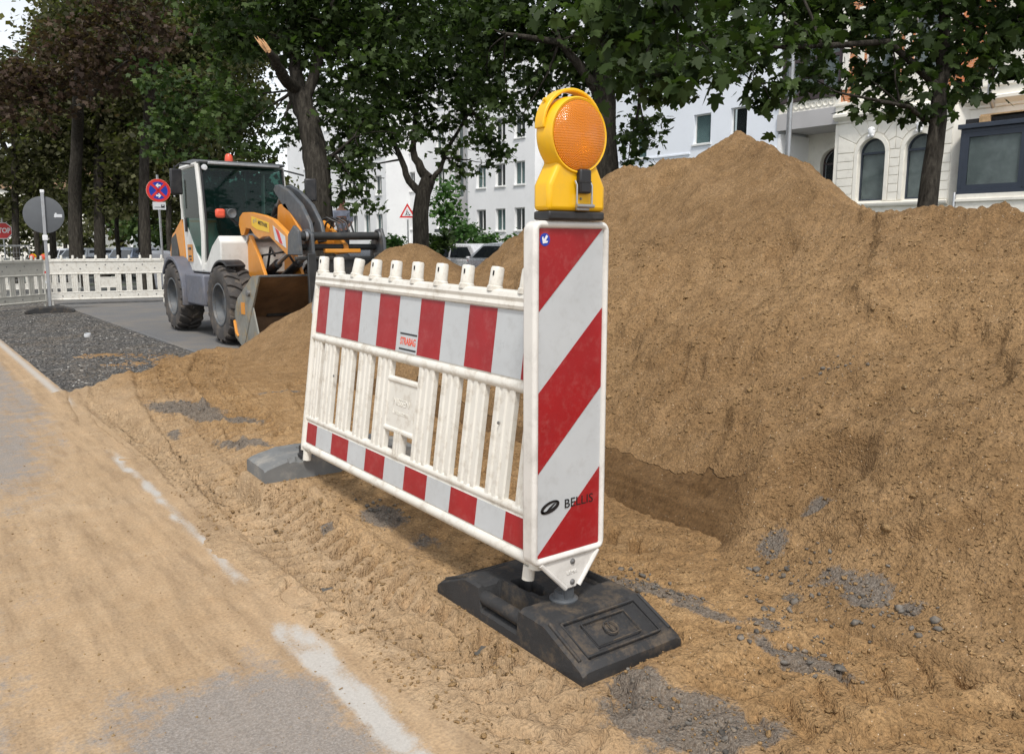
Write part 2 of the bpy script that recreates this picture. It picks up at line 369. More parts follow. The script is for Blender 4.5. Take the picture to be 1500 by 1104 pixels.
# ------------------------------------------------------------------ ground heights
def seg_dist(X, Y, pts):
    best = np.full(X.shape, 1e9); side = np.zeros(X.shape); arc = np.zeros(X.shape); s0 = 0
    for (x0, y0), (x1, y1) in zip(pts[:-1], pts[1:]):
        dx, dy = x1 - x0, y1 - y0; L = math.hypot(dx, dy)
        t = np.clip(((X - x0) * dx + (Y - y0) * dy) / L / L, 0, 1)
        d = np.hypot(X - x0 - t * dx, Y - y0 - t * dy); m = d < best
        best = np.where(m, d, best); side = np.where(m, np.sign((X - x0) * dy - (Y - y0) * dx), side); arc = np.where(m, s0 + t * L, arc); s0 += L
    return best, side, arc
RIDGE = [(4.66, 5.9, 1.20), (4.78, 5.72, 1.40), (5.15, 5.35, 1.84), (5.25, 5.0, 1.96), (5.35, 4.72, 1.98), (5.55, 4.58, 2.12), (5.66, 4.50, 2.20), (5.60, 4.40, 2.13), (5.35, 4.0, 1.98), (5.0, 3.52, 1.74), (4.75, 3.05, 1.56), (4.52, 2.66, 1.41), (4.5, 2.3, 1.40),
         (4.48, 1.8, 1.375), (4.5, .8, 1.36), (4.5, -.6, 1.36), (4.6, -2.5, 1.3)]
HEAP = [(4.40, 7.98, 1.23), (4.60, 7.85, 1.27), (4.72, 7.78, 1.24)]
def ridge_z(X, Y, R_, k, n=10):
    Z = np.full(X.shape, -9.0)
    for (x0, y0, h0), (x1, y1, h1) in zip(R_[:-1], R_[1:]):
        for i in range(n):
            t = i / n; Z = np.maximum(Z, h0 + (h1 - h0) * t - k * np.hypot(X - x0 - (x1 - x0) * t, Y - y0 - (y1 - y0) * t))
    return Z
def soft_toe(Z, r=.12):          # a gentle foot instead of a knife edge
    return np.where(Z > r, Z, np.where(Z < -r, 0, (Z + r) ** 2 / (4 * r)))
TRACKS = [  # polyline, width, depth, lug pitch
    ([(1.35, 8.6), (1.18, 7.4), (1.10, 6.3), (1.12, 5.2)], .24, .012, 0),
    ([(1.5, 8.3), (1.25, 7.2), (1.15, 6.2), (1.2, 5.0), (1.15, 4.0)], .16, .014, .05),
    ([(1.9, 8.2), (1.6, 6.6), (1.45, 5.2), (1.35, 4.2), (1.28, 3.2), (1.30, 2.5), (1.42, 1.6)], .34, .030, .10),
    ([(2.6, 8.6), (2.1, 7.2), (1.85, 5.8), (1.7, 4.8)], .30, .030, .11),
    ([(2.2, 8.15), (2.7, 8.05), (3.4, 7.95)], .22, .030, .15),
    ([(.9, 1.05), (1.5, 1.28), (2.1, 1.25), (2.9, .9)], .40, .015, .13),
    ([(1.2, .6), (1.9, .85), (2.6, .6)], .36, .014, .13),
    ([(1.15, 2.7), (1.35, 2.2), (1.3, 1.7), (1.15, 1.2)], .26, .016, .09),
    ([(2.6, 6.2), (2.3, 5.2), (2.15, 4.4), (2.2, 3.2), (2.3, 2.3)], .30, .022, .11),
]
def sand_z(X, Y):
    wob = fbm(X, Y, .9, 3, 3) * .12 + fbm(X, Y, .2, 3, 8) * .05
    th = .006 + .110 * sm(X + wob * 1.4, 1.02, 1.85) * sm(Y + wob, 2.5, 3.7) + .02 * sm(X, 1.1, 1.5)
    th = th * (1 - sm(X, 2.5, 3.6) * sm(Y, 8.0, 9.4))
    # boundary with the gravel strip and the lane (far edge)
    yb = 8.35 + .55 * sm(X, 1.7, 2.2) + .75 * sm(X, 2.2, 2.9) + wob * 1.5 - .15
    yb = np.where(X > 2.9, 9.75 + wob, yb)
    th = th - .17 * sm(Y, yb - .25, yb + .05)
    # left edge on the paved road
    xe = 1.0 + wob * .8 + .06 * np.sin(Y * 1.7)
    Z = th - .035 * (1 - sm(X, xe - .16, xe + .10))
    clump = fbm(X, Y, .28, 4, 21); ek = .25 + .75 * sm(X, 1.0, 1.35); NZ = ek * (.013 * clump + .011 * np.abs(fbm(X, Y, .11, 4, 31)) + .009 * fbm(X, Y, .035, 3, 5))
    NZ = NZ + ek * .024 * np.maximum(fbm(X, Y, .07, 3, 44) - .25, 0); INS = np.zeros(X.shape)
    for pts, wd, dp, pitch in TRACKS:
        d, sd_, s = seg_dist(X, Y, pts); q = d / (wd / 2)
        ins = 1 - sm(q, .86, 1.08); INS = np.maximum(INS, ins); berm = np.exp(-((q - 1.18) / .16) ** 2) * .4
        fade = .8 + .6 * sm(fbm(X, Y, .5, 2, 77), -.3, .1)
        if pitch:
            ph = ((s + d * .55 + .02 * fbm(X, Y, .08, 3, 55)) / pitch + .5 * (sd_ > 0)) % 1.0; lug = sm(ph, .03, .12) * (1 - sm(ph, .46, .56)); lug = np.where(q > .10, lug, 0)
        else:
            lug = .35 * (1 + np.cos(q * sd_ * 9))
        Z = Z + fade * (-dp * 1.6 * ins * (.20 + .9 * lug) * (.8 + .4 * vn(X * 6, Y * 6, 4)) + dp * berm * 1.4 * np.maximum(vn(X * 22, Y * 22, 9) * 1.6 - .35, 0))
    Z = Z + NZ * (1 - .72 * INS)
    # drag the bed down where the rubber foot stands so it sits flat
    def pad(Z, x0, x1, y0, y1, zt, r=.07):
        d = np.maximum(np.maximum(x0 - X, X - x1), np.maximum(y0 - Y, Y - y1)); k = 1 - sm(d, 0, r); return Z * (1 - k) + zt * k
    Z = pad(Z, 1.475, 1.90, 1.625, 2.445, -.004, .035)
    Z = pad(Z, 1.33, 2.18, 3.70, 4.02, .126, .06)
    return Z
def grey_mask(X, Y):
    g = np.zeros(X.shape)
    def b(px, py, rx, ry, a, ang=0):
        nonlocal g
        c = iz(px, py, .05); dx, dy = X - c[0], Y - c[1]; u = dx * math.cos(ang) + dy * math.sin(ang); v = -dx * math.sin(ang) + dy * math.cos(ang)
        g = np.maximum(g, a * np.exp(-((u / rx) ** 2 + (v / ry) ** 2)))
    b(990, 1035, .14, .20, 1.0, .5); b(930, 985, .08, .10, .8); b(1080, 1060, .07, .16, .7, 1.2)
    b(960, 855, .05, .22, .8, .3); b(1030, 885, .04, .16, .7, .2); b(1170, 950, .05, .18, .8, .15); b(1120, 905, .04, .08, .65)
    b(270, 608, .12, .45, .9, .3); b(330, 625, .07, .40, .8, .4); b(355, 660, .06, .3, .7, .3); b(255, 635, .05, .12, .6)
    b(560, 765, .10, .12, .75, .6); b(480, 770, .03, .04, .8); b(600, 1060, .05, .06, .8); b(575, 1085, .06, .05, .6)
    b(410, 590, .3, .06, .5); b(1260, 900, .10, .14, .6); b(620, 790, .1, .1, .45)
    return g
def sand_fn(X, Y):
    Z = sand_z(X, Y); damp = sm(fbm(X, Y, 1.4, 3, 15), -.1, .5) * sm(X, 1.3, 2.2)
    damp = np.maximum(damp, .9 * np.exp(-((X - 2.5) / .25) ** 2) * (Y > 1))
    return Z, {'grey': grey_mask(X, Y), 'line': np.zeros(X.shape), 'damp': damp, 'smooth': .0 * X, 'dry': 1 - sm(X + .25 * fbm(X, Y, .35, 4, 33), 1.12, 1.85)}
xs = np.concatenate([np.arange(.70, 2.9, .0105), graded(2.9, 7.5, .02, .12)[1:]])
ys = np.concatenate([np.arange(.35, 3.2, .0105), graded(3.2, 10.6, .0125, .045)[1:]])
ys = np.concatenate([np.arange(-3, .35, .06), ys])
link('sand_ground', grid('sand_ground', xs, ys, sand_fn, 'sand'), kind='structure')

# ---- big heap
def pile_fn(X, Y):
    wx = X + .10 * fbm(X, Y, .8, 3, 51); wy = Y + .12 * fbm(X, Y, .8, 3, 52)
    Z = ridge_z(wx, wy, RIDGE, .71)
    toe_out = .16 * sm(Y, 2.2, 1.2)               # the foot spreads out a little on the near side
    Z = soft_toe(Z + toe_out * (1 - sm(Z, .0, .9)), .10)
    # slumped shelves, gullies and dents on the face
    act = sm(Z, .05, .3)
    gul = fbm(Y * 1.0 + X * .15, X * .45, .6, 4, 61) * .018 * sm(Z, .3, .9)
    Z = Z + act * (gul + .050 * fbm(X, Y, .9, 3, 62) + .022 * fbm(X, Y, .33, 4, 63) + .020 * fbm(X, Y, .09, 4, 64) + .010 * fbm(X, Y, .035, 3, 65))
    Z = Z + act * (.04 * np.maximum(fbm(X, Y, .16, 4, 66) - .2, 0) + .007 * (1 - np.abs(fbm(X, Y, .12, 4, 67)) * 3) * sm(fbm(X, Y, .8, 3, 68), -.1, .25))
    sh = fbm(X, Y, 1.1, 2, 70); Z = Z + act * .06 * sm(sh + .15 * fbm(X, Y, .12, 3, 69), .06, .11)         # small scarps
    def dent(px, py, k0, rx, ry, dp, ang=0, sharp=False):
        nonlocal Z
        r = ray(px, py); t = (EYE + .71 * 2.55) / (.71 * r[0] - r[2]); c = C0 + r * t
        dx, dy = X - c[0], Y - c[1]; u = dx * math.cos(ang) + dy * math.sin(ang); v = -dx * math.sin(ang) + dy * math.cos(ang)
        q = (u / rx) ** 2 + (v / ry) ** 2; Z = Z - (dp * (1 - sm(q, .5, 1.1)) if sharp else dp * np.exp(-q))
    dent(1195, 728, 0, .16, .22, .12, .5, True); dent(1120, 725, 0, .10, .12, -.06); dent(1040, 720, 0, .14, .2, .05)
    dent(1145, 360, 0, .14, .10, .06, .6, True); dent(985, 250, 0, .10, .12, .07, .2, True); dent(1010, 560, 0, .12, .08, .05, .4, True); dent(1000, 610, 0, .08, .10, .04, 0, True)
    dent(1480, 350, 0, .2, .2, .06, 0, True); dent(1330, 460, 0, .4, .3, .03)
    dent(1095, 640, 0, .10, .05, .03, .8, True); dent(935, 640, 0, .10, .15, .04)
    # flat face scraped by the bucket, with fine horizontal grooves, and the cleared strip in front of it
    yend = 2.07; face = (X - 2.655 - .02 * (Y - 2.1)) * 1.75
    lim = sm(Y, yend - .10 + .25 * np.clip(face, 0, .5), yend + .10 + .25 * np.clip(face, 0, .5))
    groove = .0030 * np.sin(np.clip(face, 0, 1) * 170 + 3 * vn(Y * .5, X * 0, 5)) + .008 * vn(face * 45, Y * .8, 4) + .006 * vn(face * 14, Y * .5, 6)
    top = .335 + .05 * fbm(Y, Y * 0, .16, 3, 71)
    fz = np.clip(face, -.02, None) + groove
    Zc = np.where(fz < top, np.minimum(Z, fz), Z)
    Z = Z * (1 - lim) + Zc * lim
    # scrape edge running out to the right of the picture
    led = (1 - sm(Y, 1.45, 1.75)); x_l = 2.33 + .03 * np.sin(Y * 2) + .015 * fbm(X, Y, .15, 3, 72)
    Z = np.where((X < x_l) & (Y < 1.7), Z * (1 - led) + np.minimum(Z, -.01) * led, Z) 
    k = np.exp(-((X - x_l - .05) / .09) ** 2) * (X > x_l) * led; Z = Z + .035 * k
    Z = np.where(Z < .02, Z - .05 * (1 - sm(Z, -.02, .02)), Z)
    g = np.zeros(X.shape)
    for px, py, r_, a in ((1200, 735, .09, .62), (1265, 905, .09, .72), (1210, 870, .06, .55), (1330, 930, .05, .5), (1130, 800, .08, .55), (1150, 870, .07, .7), (1240, 880, .05, .6)):
        r = ray(px, py); t = (EYE + .71 * 2.5) / (.71 * r[0] - r[2]); c = C0 + r * t
        if c[2] < 0: c = iz(px, py, .05)
        g = np.maximum(g, a * np.exp(-((X - c[0]) ** 2 + (Y - c[1]) ** 2) / r_ ** 2))
    g = np.where(lim * (fz < top) > .5, 0, g)
    damp = np.clip(sm(fbm(X, Y, 1.2, 3, 73), -.2, .5) * .6 + .7 * lim * (fz < top), 0, 1)
    return Z, {'grey': g, 'line': np.zeros(X.shape), 'damp': damp, 'smooth': lim * (fz < top), 'dry': .0 * X}
xs = np.concatenate([np.arange(2.15, 2.62, .0105), np.arange(2.62, 2.92, .0045), graded(2.925, 6.2, .0120, .022), graded(6.25, 9.5, .06, .15)])
ys = np.concatenate([graded(-4.5, .3, .12, .03), np.arange(.33, 3.4, .0125), graded(3.42, 8.2, .014, .03)])
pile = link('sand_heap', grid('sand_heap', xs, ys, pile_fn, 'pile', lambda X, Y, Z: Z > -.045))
tag(pile, 'huge ridge of brown sand rising to a sharp peak behind the striped beacon', 'sand heap')
def heap_fn(X, Y):
    wx = X + .10 * fbm(X, Y, .8, 3, 81); wy = Y + .10 * fbm(X, Y, .8, 3, 82)
    Z = soft_toe(ridge_z(wx, wy, HEAP, .63), .08); act = sm(Z, .03, .2)
    Z = Z + act * (.05 * fbm(X, Y, .6, 4, 83) + .02 * fbm(X, Y, .15, 4, 84) + .008 * fbm(X, Y, .05, 3, 85)) - .02
    Z = np.where(Z < .02, Z - .05 * (1 - sm(Z, -.02, .02)), Z)
    return Z, {'grey': np.zeros(X.shape), 'line': np.zeros(X.shape), 'damp': sm(fbm(X, Y, 1.2, 3, 86), -.2, .5) * .6, 'smooth': .0 * X, 'dry': .0 * X}
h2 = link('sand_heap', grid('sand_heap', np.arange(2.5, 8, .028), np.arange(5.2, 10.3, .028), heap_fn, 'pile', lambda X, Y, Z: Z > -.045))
tag(h2, 'lower rounded mound of sand in front of the loader bucket', 'sand heap')

# ---- base ground, paved road, gravel strip, asphalt lane
def ground_mat():
    m, n, p = mk('distant street ground'); tc = nd(n, 'TexCoord').outputs['Object']
    c = ramp(n, noise(n, tc, .25, 6), [(.35, (.055, .06, .055)), (.5, (.10, .10, .095)), (.62, (.05, .075, .03))])
    n.links.new(c, p.inputs['Base Color']); p.inputs['Roughness'].default_value = .9; return m
M['ground'] = ground_mat()
def g_fn(X, Y):
    d = np.hypot(X, Y); Z = -.045 - .02 * np.clip(d - 21, 0, 12) - .008 * np.clip(d - 33, 0, 40); return Z, {}
def gz(x, y):
    d = math.hypot(x, y); return -.045 - .02 * min(max(d - 21, 0), 12) - .008 * min(max(d - 33, 0), 40)
a_ = np.concatenate([-graded(5, 700, 3, 80)[::-1], np.arange(-4, 60, 2.0), graded(60, 700, 3, 80)])
link('ground', grid('ground', a_, a_, g_fn, 'ground'), kind='structure')
def road_mat():
    m, n, p = mk('dusty paved road'); tc = nd(n, 'TexCoord').outputs['Object']
    fine = noise(n, tc, 110, 5, .75); med = noise(n, tc, 9, 7, .7); big = noise(n, tc, 1.3, 5, .6)
    dust, stk = dust_color(n, tc, ramp(n, noise(n, tc, 95, 5, .7), [(.28, (.42, .42, .42)), (.5, (1, 1, 1)), (.72, (1.5, 1.45, 1.38))]))
    asp = ramp(n, noise(n, tc, 150, 4, .8), [(.3, (.12, .118, .118)), (.5, (.215, .21, .205)), (.7, (.37, .36, .35))])
    mg = attr(n, 'grey'); ml = attr(n, 'line')
    pl = math_(n, 'ADD', math_(n, 'MULTIPLY', noise(n, tc, 34, 8, .85), .75), math_(n, 'MULTIPLY', noise(n, tc, 6, 7, .8), .95))
    pl = math_(n, 'ADD', pl, math_(n, 'MULTIPLY', math_(n, 'SUBTRACT', stk, .5), .5))
    k = mr(n, math_(n, 'ADD', mg, pl), 1.12, 1.34, 0, .78)
    c = mix(n, k, dust, asp)
    kl = mr(n, math_(n, 'ADD', ml, math_(n, 'MULTIPLY', noise(n, tc, 75, 8, .95), 2.0)), 1.30, 1.85, 0, .95)
    c = mix(n, kl, c, mix(n, fine, (.30, .285, .265), (.60, .58, .54)))
    n.links.new(c, p.inputs['Base Color']); p.inputs['Roughness'].default_value = .92; p.inputs['Specular IOR Level'].default_value = .2
    bump(n, p, math_(n, 'ADD', fine, med), .5, .004); return m
M['road'] = road_mat()
def road_fn(X, Y):
    Z = .0 + .004 * fbm(X, Y, .5, 4, 91) + .0025 * fbm(X, Y, .06, 4, 92) + .004 * fbm(X * 4, Y, .8, 3, 95) * sm(Y, 6, 3)
    g = .10 + .52 * np.exp(-(((X - .62) / .30) ** 4 + ((Y - 1.85) / .52) ** 4)) + .36 * sm(Y, 4.2, 8.0) + .22 * sm(.5 - X, 0, .5) + .3 * np.exp(-((X - .45) / .2) ** 2 - ((Y - 5.5) / 1.2) ** 2) + .25 * sm(Y, 10, 15)
    wob = .018 * fbm(X, Y, .12, 3, 93)
    xl = .94 + .015 * (Y - 2) * (Y < 6) + wob * 1.6
    l1 = np.exp(-((X - xl) / np.where(Y < 2.7, .055, .032)) ** 2) * 1.15 * (sm(Y, 1.2, 1.6) * (1 - sm(Y, 2.45, 2.62)) + sm(Y, 2.82, 3.0) * (1 - sm(Y, 5.0, 5.9)))
    l2 = .8 * np.exp(-((X - 1.06) / .05) ** 2) * sm(Y, 6.7, 7.6)
    g = g - .6 * np.exp(-((X - 1.0) / .1) ** 2) * (Y > 2.6)
    return Z, {'grey': g, 'line': np.maximum(l1 * (.35 + .9 * vn(X * 14, Y * 9, 3)) * (.55 + .75 * vn(X * 40, Y * 30, 6)) * np.where((Y > 1.6) & (Y < 2.5), 1.1, .85), l2)}
xs = np.concatenate([graded(.4, 1.115, .012, .012)]); xs = np.concatenate([-graded(-.36, 6, .02, .4)[::-1], xs[xs <= 1.13]])
ys = np.concatenate([np.arange(-4, .6, .25), graded(.6, 40, .012, .35, .7)])
link('paved_road', grid('paved_road', xs, ys, road_fn, 'road'), kind='structure')
def gravel_mat():
    m, n, p = mk('crushed dark gravel'); tc = nd(n, 'TexCoord').outputs['Object']
    v = nd(n, 'TexVoronoi'); v.inputs['Scale'].default_value = 34; n.links.new(tc, v.inputs['Vector']); sc = nd(n, 'SeparateColor'); n.links.new(v.outputs['Color'], sc.inputs[0])
    c = ramp(n, sc.outputs[0], [(.0, (.035, .035, .036)), (.5, (.085, .082, .078)), (.9, (.15, .14, .125)), (.97, (.36, .34, .31))])
    c = mix(n, mr(n, noise(n, tc, 1.6, 4), .45, .7, 0, .55), c, (.16, .125, .085))
    n.links.new(c, p.inputs['Base Color']); p.inputs['Roughness'].default_value = .9
    bump(n, p, math_(n, 'SUBTRACT', 1.0, v.outputs['Distance']), 1, .02); return m
M['gravel'] = gravel_mat()
def grav_fn(X, Y): return -.028 + .012 * fbm(X, Y, .5, 4, 97) + .010 * fbm(X, Y, .05, 3, 98), {}
link('gravel_strip', grid('gravel_strip', graded(1.08, 2.92, .03, .03), graded(7.6, 22, .03, .09), grav_fn, 'gravel'), kind='structure')
def lane_mat():
    m, n, p = mk('worn lane asphalt'); tc = nd(n, 'TexCoord').outputs['Object']
    c = ramp(n, noise(n, tc, 90, 5, .8), [(.3, (.075, .077, .08)), (.5, (.125, .127, .13)), (.72, (.22, .22, .22))])
    c = mix(n, mr(n, noise(n, tc, 1.2, 6, .7), .42, .68, 0, .5), c, (.24, .20, .15))
    n.links.new(c, p.inputs['Base Color']); p.inputs['Roughness'].default_value = .85; bump(n, p, noise(n, tc, 90, 5), .4, .003); return m
M['lane'] = lane_mat()
def lane_fn(X, Y): return np.maximum(-.012 + .004 * fbm(X, Y, 1, 3, 99), -9), {}
link('asphalt_lane', grid('asphalt_lane', np.arange(2.9, 13, .5), np.arange(8.6, 24, .5), lane_fn, 'lane'), kind='structure')
MB().bx(2.82, 2.90, 9.0, 22, -.12, -.006).obj('kerb_strip', 'lane', kind='structure', bevel=.01)

# ---- loose stones and clods (uncountable)
def scatter(name, P, sizes, mat, seed=0, squash=.65):
    rs = np.random.RandomState(seed); n = len(P)
    t = (1 + 5 ** .5) / 2
    iv = np.array([(-1, t, 0), (1, t, 0), (-1, -t, 0), (1, -t, 0), (0, -1, t), (0, 1, t), (0, -1, -t), (0, 1, -t), (t, 0, -1), (t, 0, 1), (-t, 0, -1), (-t, 0, 1)]) / 1.9
    fi = np.array([(0, 11, 5), (0, 5, 1), (0, 1, 7), (0, 7, 10), (0, 10, 11), (1, 5, 9), (5, 11, 4), (11, 10, 2), (10, 7, 6), (7, 1, 8), (3, 9, 4), (3, 4, 2), (3, 2, 6), (3, 6, 8), (3, 8, 9), (4, 9, 5), (2, 4, 11), (6, 2, 10), (8, 6, 7), (9, 8, 1)])
    V = iv[None] * (1 + .85 * (rs.rand(n, 12, 1) - .5)) * sizes[:, None, None] * (.6 + .8 * rs.rand(n, 1, 3)); V[:, :, 2] *= squash
    a = rs.rand(n) * 6.28; c, s_ = np.cos(a)[:, None], np.sin(a)[:, None]; tl = (rs.rand(n, 1) - .5) * 1.0
    x, y, z = V[:, :, 0].copy(), V[:, :, 1].copy(), V[:, :, 2].copy(); y, z = y * np.cos(tl) - z * np.sin(tl), y * np.sin(tl) + z * np.cos(tl)
    V[:, :, 0] = x * c - y * s_; V[:, :, 1] = x * s_ + y * c; V[:, :, 2] = z
    V += P[:, None]; Fc = fi[None] + (np.arange(n) * 12)[:, None, None]
    me = np_mesh(name, V.reshape(-1, 3), Fc.reshape(-1, 3), mat, False); return link(name, me, kind='stuff')
rs = np.random.RandomState(3)
def on(fn, x, y, lift): z = fn(x[None], y[None])[0][0]; return np.stack([x, y, z + lift], -1)
n = 9000; x = .98 + 1.75 * rs.rand(n); y = .5 + 3.8 * rs.rand(n) ** 1.2; keep = (vn(x * 3, y * 3, 2) + .3 * rs.rand(n) > .55); x, y = x[keep], y[keep]
sz = .003 + .005 * rs.rand(len(x)) ** 3 + .008 * (rs.rand(len(x)) > .985)
scatter('sand_crumbs', on(sand_fn, x, y, .002), sz, 'clod', 1)
n = 11000; x = 2.4 + 2.0 * rs.rand(n) ** 1.3; y = .3 + 4.6 * rs.rand(n); sz = .0035 + .005 * rs.rand(n) ** 3 + .010 * (rs.rand(n) > .992)
P = on(pile_fn, x, y, .002); sel = (P[:, 2] > .01) & ~((P[:, 2] < .34) & (P[:, 1] > 2.0)); scatter('sand_crumbs', P[sel], sz[sel], 'clod', 2)
# dark broken asphalt crumbs gathered where the patches are
n = 90000; x = 1.0 + 1.9 * rs.rand(n); y = .8 + 7.5 * rs.rand(n) ** 1.5; g = grey_mask(x[None], y[None])[0]; sel = rs.rand(n) < (g - .35) * .55
x, y = x[sel], y[sel]; sz = .002 + .004 * rs.rand(len(x)) ** 2 + .007 * (rs.rand(len(x)) > .96)
M['clodl'] = sand_mat('dry sand clod', (.36, .25, .13), (.28, .19, .09), (.42, .31, .17), False)
M['crumb'] = plain('broken asphalt crumb', (.115, .105, .092), .9, var=.75, vs=30, dirt=(.30, .21, .12), dirt_amt=.8, dirt_scale=35)
scatter('asphalt_crumbs', on(sand_fn, x, y, .002), sz, 'crumb', 3)
cx = []
for px, py, k, r_ in ((1265, 905, 40, .10), (1200, 860, 25, .12), (1150, 900, 35, .10), (1170, 945, 60, .12), (1330, 930, 25, .10), (1130, 850, 30, .1), (940, 850, 50, .1), (560, 765, 40, .10), (1210, 740, 20, .08)):
    c = iz(px, py, .03)
    for _ in range(k): cx.append((c[0] + random.gauss(0, r_ * .5), c[1] + random.gauss(0, r_)))
cx = np.array(cx); P = on(sand_fn, cx[:, 0], cx[:, 1], 0); P2 = on(pile_fn, cx[:, 0], cx[:, 1], 0); P[:, 2] = np.maximum(P[:, 2], P2[:, 2]) + .004
scatter('asphalt_crumbs', P, .003 + .012 * rs.rand(len(P)) ** 3, 'crumb', 4, .6)
n = 1300; x = -.6 + 1.6 * rs.rand(n); y = 1.2 + 5 * rs.rand(n) ** 1.4; scatter('road_grit', on(road_fn, x, y, .0015), .0014 + .0035 * rs.rand(n) ** 4, 'clodl', 5)
n = 10000; x = 1.12 + 1.75 * rs.rand(n); y = 8.2 + 10 * rs.rand(n) ** 1.3; P = on(grav_fn, x, y, .004)
M['stone'] = plain('gravel stone', (.10, .097, .092), .85, var=.5, vs=25)
M['stonelight'] = plain('pale gravel stone', (.36, .345, .32), .85, var=.25, vs=25)
sz = .005 + .010 * rs.rand(n) ** 2.5; k = rs.rand(n) > .03
scatter('gravel_stones', P[k], sz[k], 'stone', 6, .5); scatter('gravel_stones', P[~k], sz[~k], 'stonelight', 7, .5)


# ------------------------------------------------------------------ foreground barrier fence, beacon, lamp and feet
def slat_prof(w, d):
    """ribbed hollow slat outline in plan (x across, y depth, front is -y)"""
    pts = []; n = 3
    for i in range(n):
        x0 = -w / 2 + w * i / n; x1 = x0 + w / n
        pts += [(x0 + .004, -d / 2 + .005), (x0 + (x1 - x0) * .25, -d / 2), (x0 + (x1 - x0) * .75, -d / 2), (x1 - .004, -d / 2 + .005)]
    return pts + [(-a, -b) for a, b in pts]
def fence(root, L, mat, striped, npost=11, hook=True, dimples=False, lowdet=False):
    H0 = .022
    def rail(z, r, name='rail', x0=0, x1=L, m=mat): return MB().tube([(x0, 0, z), (x1, 0, z)], r, 14, flat=1).obj(name, m, root)
    rail(.022, .022, 'bottom_rail'); rail(.162, .017, 'lower_rail'); rail(.553, .021, 'middle_rail')
    # top rail with hollow chamfer below it
    prof = [(-.022, .80), (-.026, .812), (-.021, .825), (-.026, .838), (-.02, .856), (0, .864), (.02, .856), (.026, .838), (.021, .825), (.026, .812), (.022, .80)]
    MB().prism([(0, y, z) for y, z in prof], (L, 0, 0)).obj('top_rail', mat, root, bevel=.002)
    for x in (.0, L): MB().tube([(x, 0, 0), (x, 0, .86)], .022, 12).obj('end_post', mat, root)
    MB().bx(.0, L, -.011, .011, .56, .81).obj('upper_board', mat, root)
    MB().bx(.0, L, -.011, .011, .03, .16).obj('lower_board', mat, root)
    # posts along the top
    pitch = (L - .06) / (npost - 1)
    pm = MB(); pm.lathe([(.028, -.006), (.028, .010), (.0245, .014), (.0235, .072), (.020, .078), (0, .080)], (0, 0, 0), n=16)
    me = pm.mesh('post_stub', mat)
    for i in range(npost):
        o = link('post_stub', me, root); o.location = (.03 + pitch * i, 0, .858)
        if striped and i in (1, 2): o.rotation_euler = (R(5 - 9 * (i == 2)), R(-6 + 12 * (i == 2)), 0); o['label'] = 'chipped post stub with a torn crown' if i == 1 else 'post stub bent askew'
        elif not lowdet: o.rotation_euler = (R(random.uniform(-2, 2)), R(random.uniform(-2, 2)), 0)
        if striped and i not in (1, 2): MB().box((.010, -.0228, .055), (.004, .004, .016)).obj('slot', 'black', o)
    # slats; a plate takes the place of the middle two
    f = L / 1.8; xs_ = [q * f for q in (.070, .200, .376, .550, .725, 1.055, 1.222, 1.388, 1.557, 1.715)]
    wsl = (.120 if striped else .100) * f
    sm_ = MB().prism([(x, y, .165) for x, y in slat_prof(wsl, .028)], (0, 0, .375)); sme = sm_.mesh('slat', mat, 25)
    half_ = MB().prism([(x, y, .165) for x, y in slat_prof(wsl * .62, .036)], (0, 0, .375)).mesh('slat', mat, 25)
    for i, x in enumerate(xs_):
        o = link('slat', sme, root); o.location = (x, 0, 0)
        if i in (0, 9): o.scale = (.72, 1, 1)
    xm = (xs_[4] + xs_[5]) / 2; hw = (xs_[5] - xs_[4]) / 2 - wsl / 2
    MB().bx(xm - hw - .004, xm + hw + .004, -.010, .008, .265, .455).obj('centre_plate', mat, root, bevel=.003)
    MB().tube([(xm - hw - .012, -.004, .462), (xm + hw + .012, -.004, .462)], .013, 10).obj('plate_rail', mat, root)
    MB().tube([(xm - hw - .012, -.004, .262), (xm + hw + .012, -.004, .262)], .013, 10).obj('plate_rail', mat, root)
    MB().prism([(x * .5 + xm, y, .165) for x, y in slat_prof(wsl, .034)], (0, 0, .10)).obj('short_slat', mat, root)
    if striped:
        text('NISSEN', .040, mat, root, (xm, -.0105, .375), (PI / 2, 0, 0), 'embossed_lettering', ext=.0012); text('Leitsysteme', .026, mat, root, (xm, -.0105, .335), (PI / 2, 0, 0), 'embossed_lettering', ext=.0012)
        for (z0, z1) in ((.578, .797), (.046, .142)):
            MB().bx(.035, L - .02, -.0135, -.011, z0, z1).obj('reflective_band', 'foil_white', root)
            st = .166; x = -.024
            while x < L - .02:
                a, b = max(x, .035), min(x + st, L - .02)
                if b > a: MB().bx(a, b, -.0145, -.0135, z0 + .0003, z1 - .0003).obj('red_stripe', 'foil_red', root)
                x += 2 * st
        for s in (-1, 1):
            pass
        MB().bx(.832, .974, -.0155, -.0145, .579, .660).obj('sticker', 'foil_white', root)
        st = kids(root)[-1]
        MB().bx(.838, .968, -.0163, -.0156, .648, .655).obj('black_bar', 'ink', st); MB().bx(.838, .968, -.0163, -.0156, .587, .594).obj('black_bar', 'ink', st)
        text('STRABAG', .040, 'inkorange', st, (.903, -.0160, .621), (PI / 2, 0, 0), 'lettering', sx=.70, offset=.0008)
        for x, z in ((1.55, .42), (.28, .40)): MB().lathe([(.006, 0), (.005, .004), (0, .005)], (x, -.018, z), (0, -1, 0), 8).obj('bolt', 'bolt', root)
    if dimples:
        dm = MB().lathe([(.016, -.002), (.014, .002), (.006, .003), (0, .003)], (0, 0, 0), (0, -1, 0), 10).mesh('dimple', 'bolt')
        for k in range(6):
            for z, off in ((.735, .12), (.655, 0), (.09, .02)):
                if z > .7 and k == 5: continue
                o = link('dimple', dm, root); o.location = (.22 + k * (L - .4) / 5 + off * (z > .7), -.012, z)
